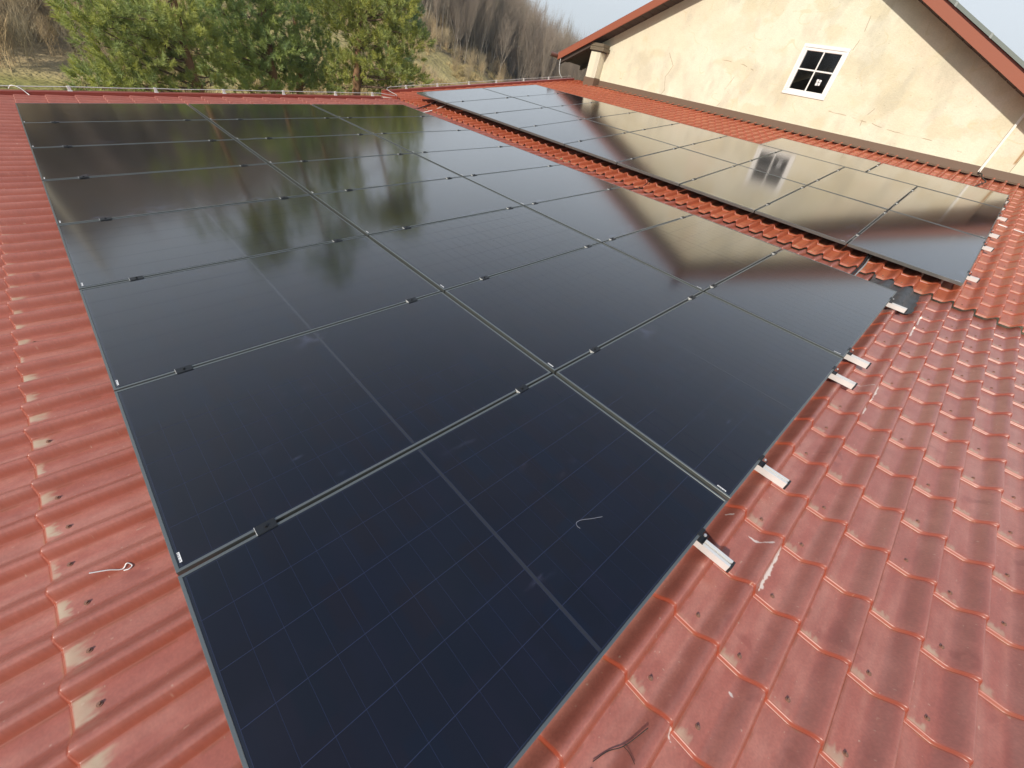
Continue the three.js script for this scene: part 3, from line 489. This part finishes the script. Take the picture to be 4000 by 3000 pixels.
// ---------------------------------------------------------------- ground and hills
console.log('land');
const GY = -4.45;
const RIDGE = [[-180, 2], [-120, 2], [-90, 3], [-60, 8], [-25, 13.5], [0, 13.6], [10, 13.2], [20, 11.5], [28, 8.6], [34, 6.0], [40, 2.8], [43, 0.6], [46, -1.6], [54, -2.4], [65, -2.4], [120, -2], [180, 2]];
function ridgeEl(az) { for (let k = 1; k < RIDGE.length; k++) if (az <= RIDGE[k][0]) { const [a, ea] = RIDGE[k - 1], [b, eb] = RIDGE[k]; return mix(ea, eb, (az - a) / (b - a)); } return 2; }
const polar = (x, z) => { const dx = x - CAM.x, dz = z - CAM.z; return [Math.hypot(dx, dz), Math.atan2(dx, -dz) / R]; };
const fromPolar = (r, az) => [CAM.x + r * Math.sin(az * R), CAM.z - r * Math.cos(az * R)];
const RF = 44, RR = 120;
function landY(x, z) {
  const [r, az] = polar(x, z), top = CAM.y + RR * Math.tan(ridgeEl(az) * R);
  let y = GY;
  if (r > RF) { const f = (r - RF) / (RR - RF); y = f < 1 ? mix(GY, top, Math.pow(f, 1.06)) : top + (r - RR) * 0.035 * Math.exp(-(r - RR) / 120); }
  return y + sst(36, 60, r) * (2.4 * (fbm(x * 0.035 + 9, z * 0.035 + 4, 3) - 0.5) + 0.7 * (fbm(x * 0.2, z * 0.2, 3) - 0.5));
}
const WOODS = [[-180, 72], [8, 74], [15, 84], [20, 96], [26, 90], [30, 80], [34, 74], [38, 77], [43, 83], [50, 80], [60, 70], [180, 80]];   // metres at which the bare wood begins
function woodR(az) { for (let k = 1; k < WOODS.length; k++) if (az <= WOODS[k][0]) { const [a, ea] = WOODS[k - 1], [b, eb] = WOODS[k]; return Math.min(400, mix(ea, eb, (az - a) / (b - a))); } return 80; }
const scrub = (r, az) => sst(9.5, 5, az + 3 * (fbm(r * 0.08, az * 0.3, 2) - 0.5)) * sst(RF - 1, RF + 2, r) * sst(RR + 30, RR, r);
function landColour(x, z, c) {
  const [r, az] = polar(x, z), n = fbm(x * 0.12, z * 0.12, 4), f = fbm(x * 0.9 + 7, z * 0.9, 3);
  c[0] = 0.27; c[1] = 0.25; c[2] = 0.078;                                    // meadow
  mix3(c, [0.33, 0.285, 0.115], sst(0.35, 0.65, n));
  const slope = sst(RF - 3, RF + 4, r); mix3(c, [0.47, 0.375, 0.175], slope * (0.75 + 0.25 * n));
  mix3(c, [0.20, 0.155, 0.085], slope * sst(0.5, 0.68, f) * 0.6); mix3(c, [0.19, 0.18, 0.07], slope * sst(0.55, 0.7, n) * 0.5);
  mix3(c, [0.34, 0.265, 0.155], scrub(r, az) * 0.85);
  const w = sst(-3, 5, r - woodR(az)); mix3(c, [0.12, 0.092, 0.066], w * 0.9);
  const k = 0.82 + 0.36 * vn(x * 3.1, z * 3.1); c[0] *= k; c[1] *= k; c[2] *= k;
}
{
  const P = [], C = [], I = [], UV = [], c = [0, 0, 0], NA = 420, rs = [0.5]; let r = 0.5; while (r < 900) { r += r < 30 ? 6 : r < 42 ? 1.5 : r < 135 ? 0.9 : r < 200 ? 8 : 70; rs.push(r); }
  const azs = []; for (let a = -180; a < -12; a += 4) azs.push(a); for (let a = -12; a < 62; a += 0.5) azs.push(a); for (let a = 62; a <= 180; a += 4) azs.push(a); if (azs[azs.length - 1] < 180) azs.push(180);
  for (const rr of rs) for (const a of azs) { const [x, z] = fromPolar(rr, a); P.push(x, landY(x, z), z); landColour(x, z, c); C.push(...c); UV.push(x, z); }
  const n = azs.length; for (let i = 0; i < rs.length - 1; i++) for (let j = 0; j < n - 1; j++) { const k = i * n + j; I.push(k, k + 1, k + n, k + 1, k + n + 1, k + n); }
  const g = new THREE.BufferGeometry(); g.setAttribute('position', new THREE.Float32BufferAttribute(P, 3)); g.setAttribute('color', new THREE.Float32BufferAttribute(C, 3)); g.setAttribute('uv', new THREE.Float32BufferAttribute(UV, 2)); g.setIndex(I); g.computeVertexNormals();
  const b = tex(512, 512, (x, y, c) => { const k = 255 * fbm(x * 40, y * 40, 4); c[0] = c[1] = c[2] = k; }, false); b.repeat.set(0.08, 0.08);
  const m = mat([1, 1, 1], { vertexColors: true, roughness: 0.95, ior: 1.3, bumpMap: b, bumpScale: 0.25, side: THREE.DoubleSide });
  const o = shadows(new THREE.Mesh(g, m)); o.name = 'ground'; tag(o, 'meadow and dry grass hillside behind the outbuilding', 'ground', null, 'structure'); scene.add(o);
}

// ---------------------------------------------------------------- plants
function limb(pts, r0, r1, sides = 5) {                 // tapered branch along points
  const P = [], N = [], I = [], n = pts.length;
  for (let k = 0; k < n; k++) {
    const a = pts[Math.max(0, k - 1)], b = pts[Math.min(n - 1, k + 1)], d = b.clone().sub(a).normalize(), s = Math.abs(d.y) < 0.9 ? V3(0, 1, 0) : V3(1, 0, 0), e = s.clone().cross(d).normalize(), f = d.clone().cross(e), rr = mix(r0, r1, k / (n - 1));
    for (let q = 0; q < sides; q++) { const t = q / sides * 2 * Math.PI, w = e.clone().multiplyScalar(Math.cos(t)).addScaledVector(f, Math.sin(t)); P.push(pts[k].x + w.x * rr, pts[k].y + w.y * rr, pts[k].z + w.z * rr); N.push(w.x, w.y, w.z); }
  }
  for (let k = 0; k < n - 1; k++) for (let q = 0; q < sides; q++) { const a = k * sides + q, b = k * sides + (q + 1) % sides; I.push(a, b, a + sides, b, b + sides, a + sides); }
  const g = new THREE.BufferGeometry(); g.setAttribute('position', new THREE.Float32BufferAttribute(P, 3)); g.setAttribute('normal', new THREE.Float32BufferAttribute(N, 3)); g.setIndex(I); return g;
}
const barkTex = tex(128, 256, (x, y, c) => { const f = fbm(x * 9, y * 14, 4), k = mix(0.55, 1.15, f); c[0] = 176 * k; c[1] = 116 * k; c[2] = 74 * k; });
const pineBark = mat([0.23, 0.125, 0.066], { roughness: 0.9 }), pineBarkLow = mat([0.17, 0.115, 0.08], { roughness: 0.95 });
// a spray of needles round a shoot tip
function tuftGeo(seed) {
  const r = rng(seed), P = [], N = [], I = [];
  for (let k = 0; k < 46; k++) {
    const az = r() * 6.283, t = r(), el = mix(0.1, 1.35, Math.pow(r(), 0.8)), L = 0.055 + 0.035 * r(), w = 0.0050, d = V3(Math.cos(az) * Math.cos(el), Math.sin(el), Math.sin(az) * Math.cos(el)), s = V3(r() - 0.5, r() - 0.5, r() - 0.5).cross(d).normalize(), o = V3(0, t * 0.11, 0), nn = d.clone().cross(s), b = P.length / 3;
    for (const [a, ww] of [[0, 1], [1, 0.4]]) for (const q of [-1, 1]) { const p = o.clone().addScaledVector(d, a * L).addScaledVector(s, q * w * ww); P.push(p.x, p.y, p.z); N.push(nn.x, nn.y, nn.z); }
    I.push(b, b + 2, b + 1, b + 1, b + 2, b + 3);
  }
  const g = new THREE.BufferGeometry(); g.setAttribute('position', new THREE.Float32BufferAttribute(P, 3)); g.setAttribute('normal', new THREE.Float32BufferAttribute(N, 3)); g.setIndex(I); return g;
}
const TUFTS = [tuftGeo(3), tuftGeo(8), tuftGeo(15)];
const needleMat = new THREE.MeshPhysicalMaterial({ color: 0xffffff, roughness: 0.9, side: THREE.DoubleSide, ior: 1.3, transmission: 0.45, thickness: 0 });
const dirAt = (X, Y) => { const x = (X / 2212 * 4000 - 2000) / 1619.6, y = (Y / 2212 * 4000 - 1500) / 1619.6; return FWD.clone().addScaledVector(RIGHT, x).addScaledVector(DOWN, y); };
const pointAt = (X, Y, dist) => { const d = dirAt(X, Y); d.multiplyScalar(1 / Math.hypot(d.x, d.z)); return CAM.clone().addScaledVector(d, dist); };
function pine(label, base, mid, top, clumps, seed, hue, extra) {   // clumps: [point, radius]
  const r = rng(seed), t = thing('pine_tree', label, 'tree', 'pine trees beyond the verge', base);
  const loc = p => p.clone().sub(base), tr = [];
  const spine = new THREE.CatmullRomCurve3([V3(0, -0.3, 0), loc(mid[0]), loc(mid[1]), loc(top)]);
  for (let k = 0; k <= 14; k++) { const p = spine.getPoint(k / 14); if (k && k < 14) p.add(V3((r() - 0.5) * 0.10, 0, (r() - 0.5) * 0.10)); tr.push(p); }
  part('trunk', limb(tr, extra.r0, 0.035, 9), pineBark, t);
  const all = clumps.map(([p, q]) => [loc(p), q]);
  const H = tr[14].y, y0 = extra.from;
  for (let k = 0; k < extra.n; k++) {                    // clumps of the upper crown
    const f = Math.pow(r(), 0.9), y = mix(y0, H + 0.1, f), rad = extra.w * Math.pow(Math.sin(Math.PI * Math.min(1, 0.28 + 0.72 * f)), 0.8) * Math.sqrt(0.15 + 0.85 * r()) * (k % 3 ? 1 : 0.3) + 0.15, a = r() * 6.283, c = spine.getPoint(Math.min(1, y / H));
    all.push([V3(c.x + rad * Math.cos(a), y, c.z + rad * Math.sin(a)), 0.36 + 0.24 * r()]);
  }
  const tips = [];
  for (const [p, q] of all) {
    let best = tr[0], bd = 1e9; for (const s of tr) { const d = Math.hypot(p.x - s.x, p.z - s.z) * 0.35 + Math.abs(p.y - 0.25 * Math.hypot(p.x - s.x, p.z - s.z) - s.y); if (s.y < p.y + 0.3 && d < bd && s.y > 1.5) { bd = d; best = s; } }
    const m = best.clone().lerp(p, 0.5); m.y += 0.12 + (r() - 0.6) * 0.5; m.x += (r() - 0.5) * 0.35; m.z += (r() - 0.5) * 0.35;
    const len = best.distanceTo(p), wood = [limb(new THREE.CatmullRomCurve3([best, m, p]).getPoints(6), 0.018 + 0.012 * len, 0.010, 5)];
    const nt = Math.round(25 * q * q / 0.16 * extra.dens);
    for (let k = 0; k < nt; k++) {
      const a = r() * 6.283, b = Math.acos(mix(-0.42, 1, r())), lump = 0.72 + 0.55 * fbm(a * 1.1 + p.x, b * 1.6 + p.y, 2), f = (0.45 + 0.55 * Math.sqrt(r())) * lump, d = V3(Math.sin(b) * Math.cos(a), Math.cos(b), Math.sin(b) * Math.sin(a));
      const at2 = p.clone().add(V3(d.x * q * 1.2 * f, d.y * q * 0.72 * f, d.z * q * 1.2 * f)); tips.push([at2, d, r()]);
      if (k % 12 === 0) wood.push(limb([p.clone().lerp(best, 0.12 * r()), p.clone().lerp(at2, 0.55).add(V3(0, -0.03, 0)), at2], 0.007, 0.004, 3));
    }
    part('branch', mergeGeometries(wood), pineBarkLow, t);
  }
  TUFTS.forEach((g, gi) => {
    const mine = tips.filter((_, k) => k % 3 === gi), im = shadows(new THREE.InstancedMesh(g, needleMat, mine.length)); im.name = 'crown'; im.userData.kind = 'stuff';
    const M = new THREE.Matrix4(), Q = new THREE.Quaternion(), col = new THREE.Color();
    mine.forEach(([p, d, k], i) => { Q.setFromUnitVectors(V3(0, 1, 0), d.clone().add(V3(0, 0.55, 0)).normalize()); const s = 1.2 + 0.6 * k; M.compose(p, Q, V3(s, s, s)); im.setMatrixAt(i, M);
      const w = h2(i + seed, Math.floor(k * 200)), y = hue; col.setRGB((0.315 + 0.13 * w) * y[0], (0.41 + 0.08 * w) * y[1], (0.115 + 0.045 * (1 - w)) * y[2]); im.setColorAt(i, col); });
    t.add(im);
  });
}
const ground0 = p => V3(p.x, landY(p.x, p.z), p.z);
{
  const cl = (list, D, seed) => { const r = rng(seed); return list.map(([X, Y, q]) => { const d = D + (r() - 0.5) * 1.9; return [pointAt(X, Y, d), q / 50 * (d / 18) * 0.84]; }); };
  const D1 = 16.5, D2 = 18.5, D3 = 18, D4 = 20;
  const b1 = ground0(pointAt(445, 300, D1));
  pine('pine with leaning orange trunk, leftmost of the pines beyond the verge', b1, [pointAt(430, 205, D1), pointAt(385, 60, D1)], pointAt(385, 0, D1).setY(6.6),
    cl([[235, 178, 42], [282, 160, 40], [215, 192, 30], [300, 188, 34], [250, 135, 30], [305, 108, 40], [348, 112, 42], [400, 92, 48], [432, 118, 40], [452, 150, 26], [205, 28, 40], [238, 62, 42], [275, 88, 40], [190, 48, 26], [300, 40, 40], [262, 18, 36], [345, 55, 36], [352, 16, 44], [415, 60, 30], [330, 140, 26], [385, 165, 26], [340, 190, 26], [400, 196, 26], [455, 185, 22], [225, 100, 26]], D1, 21), 31, [1.05, 1, 0.95], { r0: 0.17, n: 16, w: 1.6, from: 6.6, dens: 0.95 });
  const b2 = ground0(pointAt(600, 300, D2));
  pine('pine with straight dark trunk in the middle of the group beyond the verge', b2, [pointAt(595, 200, D2), pointAt(572, 60, D2)], pointAt(575, 0, D2).setY(8.6),
    cl([[490, 60, 46], [520, 95, 46], [560, 112, 50], [600, 100, 46], [505, 135, 40], [545, 160, 42], [588, 158, 42], [480, 165, 34], [515, 190, 32], [560, 192, 30], [470, 108, 32], [560, 30, 46], [520, 15, 42], [600, 20, 40], [475, 25, 36], [610, 190, 26]], D2, 22), 37, [0.98, 1.02, 1.12], { r0: 0.19, n: 14, w: 1.4, from: 7.0, dens: 0.95 });
  const b2b = ground0(pointAt(650, 300, D4));
  pine('pine with twin-looking dark trunk standing between two other pines', b2b, [pointAt(650, 205, D4), pointAt(640, 80, D4)], pointAt(642, 0, D4).setY(8.2),
    cl([[640, 60, 44], [672, 100, 42], [650, 135, 44], [690, 150, 40], [628, 172, 38], [672, 185, 36], [705, 182, 30], [660, 20, 46], [700, 40, 36], [622, 130, 34], [700, 118, 24]], D4, 23), 41, [0.93, 0.98, 1.15], { r0: 0.17, n: 14, w: 1.5, from: 7.4, dens: 0.9 });
  const b3 = ground0(pointAt(775, 300, D3));
  pine('bright green pine, rightmost of the group, beside the dry grass hillside', b3, [pointAt(770, 195, D3), pointAt(775, 90, D3)], pointAt(800, 0, D3).setY(6.4),
    cl([[790, 60, 46], [752, 18, 44], [800, 18, 44], [838, 35, 42], [765, 88, 36], [815, 100, 36], [868, 92, 38], [898, 84, 22], [878, 120, 26], [850, 70, 30], [790, 140, 40], [752, 155, 34], [830, 150, 36], [862, 165, 30], [890, 165, 24], [905, 178, 16], [775, 182, 32], [820, 186, 32], [740, 192, 26], [860, 8, 38], [735, 60, 26], [722, 25, 30], [852, 188, 24]], D3, 24), 43, [1.12, 1.02, 0.9], { r0: 0.18, n: 20, w: 1.6, from: 6.6, dens: 1.0 });
  const b5 = ground0(pointAt(835, 300, 24));
  pine('darker pine half hidden behind the bright green one', b5, [pointAt(838, 180, 24), pointAt(842, 60, 24)], pointAt(840, 0, 24).setY(7.6),
    cl([[860, 40, 36], [880, 60, 28], [845, 125, 30], [850, 172, 30], [875, 22, 28]], 24, 25), 47, [0.62, 0.72, 1.05], { r0: 0.16, n: 8, w: 1.2, from: 7.6, dens: 0.9 });
}
// bare trees and shrubs: trunk, forking branches, fine twigs
function bareTree(seed, H, spread, levels, kids, r0, upright) {
  const r = rng(seed), wood = [], twig = [];
  const grow = (p, d, len, rad, lev) => {
    const n = lev === 0 ? 6 : 4, pts = [p.clone()]; let q = p.clone(), e = d.clone();
    for (let k = 1; k < n; k++) { e.add(V3((r() - 0.5) * 0.28, (lev ? upright : 0.1) * 0.35, (r() - 0.5) * 0.28)).normalize(); q = q.clone().addScaledVector(e, len / (n - 1)); pts.push(q); }
    (lev < 2 ? wood : twig).push(limb(pts, rad, rad * (lev === 0 ? 0.35 : 0.3), lev === 0 ? 6 : 3));
    if (lev >= levels) return;
    const m = kids[lev];
    for (let k = 0; k < m; k++) {
      const f = lev === 0 ? mix(0.28, 0.98, (k + r()) / m) : mix(0.25, 0.98, (k + r()) / m), ii = f * (n - 1), i0 = Math.min(n - 2, Math.floor(ii)), s = pts[i0].clone().lerp(pts[i0 + 1], ii - i0);
      const a = r() * 6.283, o = V3(Math.cos(a), 0, Math.sin(a)), dd = e.clone().multiplyScalar(upright).addScaledVector(o, spread * (0.6 + 0.6 * r())).add(V3(0, 0.25, 0)).normalize();
      grow(s, dd, len * (lev === 0 ? mix(0.62, 0.30, f) : 0.55) * (0.75 + 0.5 * r()), Math.max(0.010, rad * mix(0.5, 0.28, f)), lev + 1);
    }
  };
  grow(V3(0, -0.3, 0), V3((r() - 0.5) * 0.12, 1, (r() - 0.5) * 0.12).normalize(), H * 0.86, r0, 0);
  return [mergeGeometries(wood), mergeGeometries(twig)];
}
const TREES = [1, 2, 3, 4, 5, 6].map(k => bareTree(500 + k, 12.5 + (k % 3), k % 2 ? 0.55 : 0.8, 3, [20, 9, 5], 0.09, k % 2 ? 0.95 : 0.7));
const barkGrey = mat([0.28, 0.24, 0.195], { roughness: 0.95 }), twigBrown = mat([0.30, 0.24, 0.185], { roughness: 0.95 });
const barkPale = mat([0.36, 0.31, 0.25], { roughness: 0.95 });
{ // trees of the wood that stand out: its front edge and its skyline
  const r = rng(77), spots = [];
  for (let k = 0; k < 34; k++) { const az = mix(31, 49, (k + r()) / 34); spots.push([az, true, woodR(az) + 1 + 9 * r()]); }
  for (let k = 0; k < 34; k++) { const az = mix(38, 50, (k + r()) / 34); spots.push([az, false, mix(104, 122, r())]); }
  const count = [0, 0], TENS = ['', '', 'twenty', 'thirty'], UNITS = ['', 'first', 'second', 'third', 'fourth', 'fifth', 'sixth', 'seventh', 'eighth', 'ninth', 'tenth', 'eleventh', 'twelfth', 'thirteenth', 'fourteenth', 'fifteenth', 'sixteenth', 'seventeenth', 'eighteenth', 'nineteenth'];
  const word = n => n < 20 ? UNITS[n] : n % 10 ? `${TENS[(n / 10) | 0]}-${UNITS[n % 10]}` : TENS[n / 10].replace(/y$/, 'ieth');
  for (const [az, edge, rr] of spots) {
    const [x, z] = fromPolar(rr, az), k = (r() * 6) | 0, s = (edge ? 0.42 : 0.60) + 0.28 * r(), no = ++count[edge ? 0 : 1];
    const t = thing('bare_tree', `${edge ? 'leafless tree at lower edge of the wood' : 'leafless tree on the skyline of the wood'}, ${word(no)} from pines to house`, 'tree', edge ? 'leafless trees at the edge of the wood' : 'leafless trees on the skyline', V3(x, landY(x, z), z));
    part('trunk', TREES[k][0], r() < 0.35 ? barkPale : barkGrey, t); part('crown', TREES[k][1], twigBrown, t);
    t.rotation.y = r() * 6.283; t.scale.set(s, s * (0.9 + 0.3 * r()), s);
  }
  const wood = new THREE.Group(); wood.name = 'forest'; tag(wood, 'leafless brown wood covering the hill behind the pines', 'wood', null, 'stuff'); scene.add(wood);
  const put = TREES.map(() => []); let g2 = 0, c = 0;
  while (c < 3000 && g2++ < 50000) { const az = mix(-30, 62, r()), wr = woodR(az), rr = mix(Math.min(wr, 118) + 4, 150, Math.pow(r(), 1.1)); if (rr < wr || rr > 160) continue; const [x, z] = fromPolar(rr, az); put[(r() * 6) | 0].push([x, z, 0.45 + 0.36 * r(), r() * 6.28]); c++; }
  put.forEach((L, k) => [[TREES[k][0], barkGrey], [TREES[k][1], twigBrown]].forEach(([g, m], q) => {
    const im = shadows(new THREE.InstancedMesh(g, m, L.length)); im.name = q ? 'twigs' : 'trunks'; im.userData.kind = 'stuff'; const M = new THREE.Matrix4(), Q = new THREE.Quaternion(), col = new THREE.Color();
    L.forEach(([x, z, s, a], i) => { Q.setFromAxisAngle(V3(0, 1, 0), a); M.compose(V3(x, landY(x, z), z), Q, V3(s, s, s)); im.setMatrixAt(i, M); const v = 0.75 + 0.5 * h2(i, k); col.setRGB(v, v * (0.95 + 0.1 * h2(i + 5, k)), v * 0.98); im.setColorAt(i, col); }); wood.add(im); }));
}
const SHRUBS = [1, 2, 3, 4, 5].map(k => { const gs = [], r = rng(900 + k); for (let s = 0; s < 5; s++) { const [a, b] = bareTree(700 + k * 10 + s, 2.2 + 0.9 * r(), 0.75, 2, [9, 5], 0.022, 0.6); a.translate((r() - 0.5) * 0.7, 0, (r() - 0.5) * 0.7); b.translate((r() - 0.5) * 0.5, 0, (r() - 0.5) * 0.5); gs.push(a, b); } return mergeGeometries(gs); });
const scrubMat = mat([0.40, 0.32, 0.205], { roughness: 0.95 });
{ // tangled scrub on the slope
  const r = rng(55), grp = new THREE.Group(); grp.name = 'undergrowth'; tag(grp, 'tangled brown leafless scrub covering the hillside above the meadow', 'scrub', null, 'stuff'); scene.add(grp);
  const put = SHRUBS.map(() => []); let c = 0, guard = 0;
  while (c < 2600 && guard++ < 60000) { const az = mix(-26, 46, r()), rr = mix(RF, 122, Math.pow(r(), 0.8)), [x, z] = fromPolar(rr, az); const dens = Math.max(rr > woodR(az) + 6 ? 0.12 : scrub(rr, az), rr > woodR(az) - 1 ? 0.3 : 0.02 + 0.07 * sst(0.5, 0.65, fbm(x * 0.06 + 3, z * 0.06, 3))); if (r() > dens) continue; put[(r() * 5) | 0].push([x, z, (scrub(rr, az) > 0.4 ? 0.75 : 0.5) + 0.5 * r(), r() * 6.28]); c++; }
  put.forEach((L, k) => { const im = shadows(new THREE.InstancedMesh(SHRUBS[k], scrubMat, L.length)); im.name = 'thicket'; im.userData.kind = 'stuff'; const M = new THREE.Matrix4(), Q = new THREE.Quaternion(), col = new THREE.Color();
    L.forEach(([x, z, s, a], i) => { Q.setFromAxisAngle(V3(0, 1, 0), a); M.compose(V3(x, landY(x, z) - 0.1, z), Q, V3(s, s * (0.8 + 0.4 * h2(i, 3)), s)); im.setMatrixAt(i, M); const v = 0.7 + 0.7 * h2(i, k + 9), w = h2(i + 40, k); col.setRGB(v * (0.95 + 0.15 * w), v, v * (1 - 0.15 * w)); im.setColorAt(i, col); }); grp.add(im); });
}
{ // dry grass tussocks
  const P = [], N = [], I = [], r = rng(12); for (let k = 0; k < 26; k++) { const a = r() * 6.283, l = 0.25 + 0.35 * r(), o = V3((r() - 0.5) * 0.35, 0, (r() - 0.5) * 0.35), d = V3(Math.cos(a) * 0.5, 0.9, Math.sin(a) * 0.5).normalize(), s = V3(-Math.sin(a), 0, Math.cos(a)), b = P.length / 3; for (const [f, w] of [[0, 0.02], [0.6, 0.014], [1, 0.003]]) for (const q of [-1, 1]) { const p = o.clone().addScaledVector(d, f * l).addScaledVector(s, q * w); p.y -= 0.2 * l * f * f; P.push(p.x, p.y, p.z); N.push(0, 1, 0); } I.push(b, b + 1, b + 2, b + 1, b + 3, b + 2, b + 2, b + 3, b + 4, b + 3, b + 5, b + 4); }
  const g = new THREE.BufferGeometry(); g.setAttribute('position', new THREE.Float32BufferAttribute(P, 3)); g.setAttribute('normal', new THREE.Float32BufferAttribute(N, 3)); g.setIndex(I); g.computeVertexNormals();
  const L = []; while (L.length < 16000) { const az = mix(-3, 47, r()), rr = mix(30, 100, r()), [x, z] = fromPolar(rr, az); if (rr > woodR(az) + 4 || r() < scrub(rr, az) * 0.7 || fbm(x * 0.25, z * 0.25, 3) < 0.4 + 0.12 * r()) continue; L.push([x, z, 0.6 + 0.9 * r(), rr]); }
  const im = shadows(new THREE.InstancedMesh(g, mat([1, 1, 1], { roughness: 0.9, side: THREE.DoubleSide }), L.length)); im.name = 'grass'; tag(im, 'dry yellow grass tussocks over the meadow and hillside', 'grass', null, 'stuff'); const M = new THREE.Matrix4(), Q = new THREE.Quaternion(), col = new THREE.Color();
  L.forEach(([x, z, s, rr], i) => { Q.setFromAxisAngle(V3(0, 1, 0), i); const k = rr < RF ? 0.45 : 1; M.compose(V3(x, landY(x, z) - 0.02, z), Q, V3(s, s * k, s)); im.setMatrixAt(i, M); const w = h2(i, i >> 8); rr < RF ? col.setRGB(0.22 + 0.08 * w, 0.21 + 0.05 * w, 0.07) : col.setRGB(0.40 + 0.16 * w, 0.32 + 0.12 * w, 0.15 + 0.06 * w); im.setColorAt(i, col); });
  scene.add(im);
}
for (const [x, z, k, sc, a, w] of [[-21, -4.5, 0, 0.8, 1, 'nearer'], [-27, -9, 3, 0.95, 2.4, 'farther']]) {   // trees on the eave side, mirrored in the gable window
  const t = thing('bare_tree', `leafless tree on the eave side mirrored in the gable window, ${w} of two`, 'tree', 'leafless trees on the eave side', V3(x, landY(x, z), z));
  part('trunk', TREES[k][0], barkGrey, t); part('crown', TREES[k][1], twigBrown, t); t.rotation.y = a; t.scale.setScalar(sc);
}
{ // wooden pole past the edge of the picture, mirrored in the glass at the array corner
  const [x, z] = fromPolar(30, -4.0), y = landY(x, z), t = thing('utility_pole', 'pale wooden pole on the meadow, seen mirrored as a streak in the glass', 'pole', null, V3(x, y, z));
  part('shaft', limb([V3(0, -0.5, 0), V3(0.03, 6, 0), V3(0.05, 15.5, 0)], 0.19, 0.13, 10), mat([0.68, 0.60, 0.46], { roughness: 0.85 }), t);
  part('crossarm', rbox(-0.7, 0.8, 14.6, 14.72, -0.06, 0.06, 0.01), mat([0.40, 0.34, 0.25], { roughness: 0.85 }), t);
}
scene.fog = new THREE.FogExp2(0xdfe6ea, 0.0006);
scene.traverse(o => { if (o.isMesh) o.castShadow = o.receiveShadow = true; });
renderer.render(scene, camera);
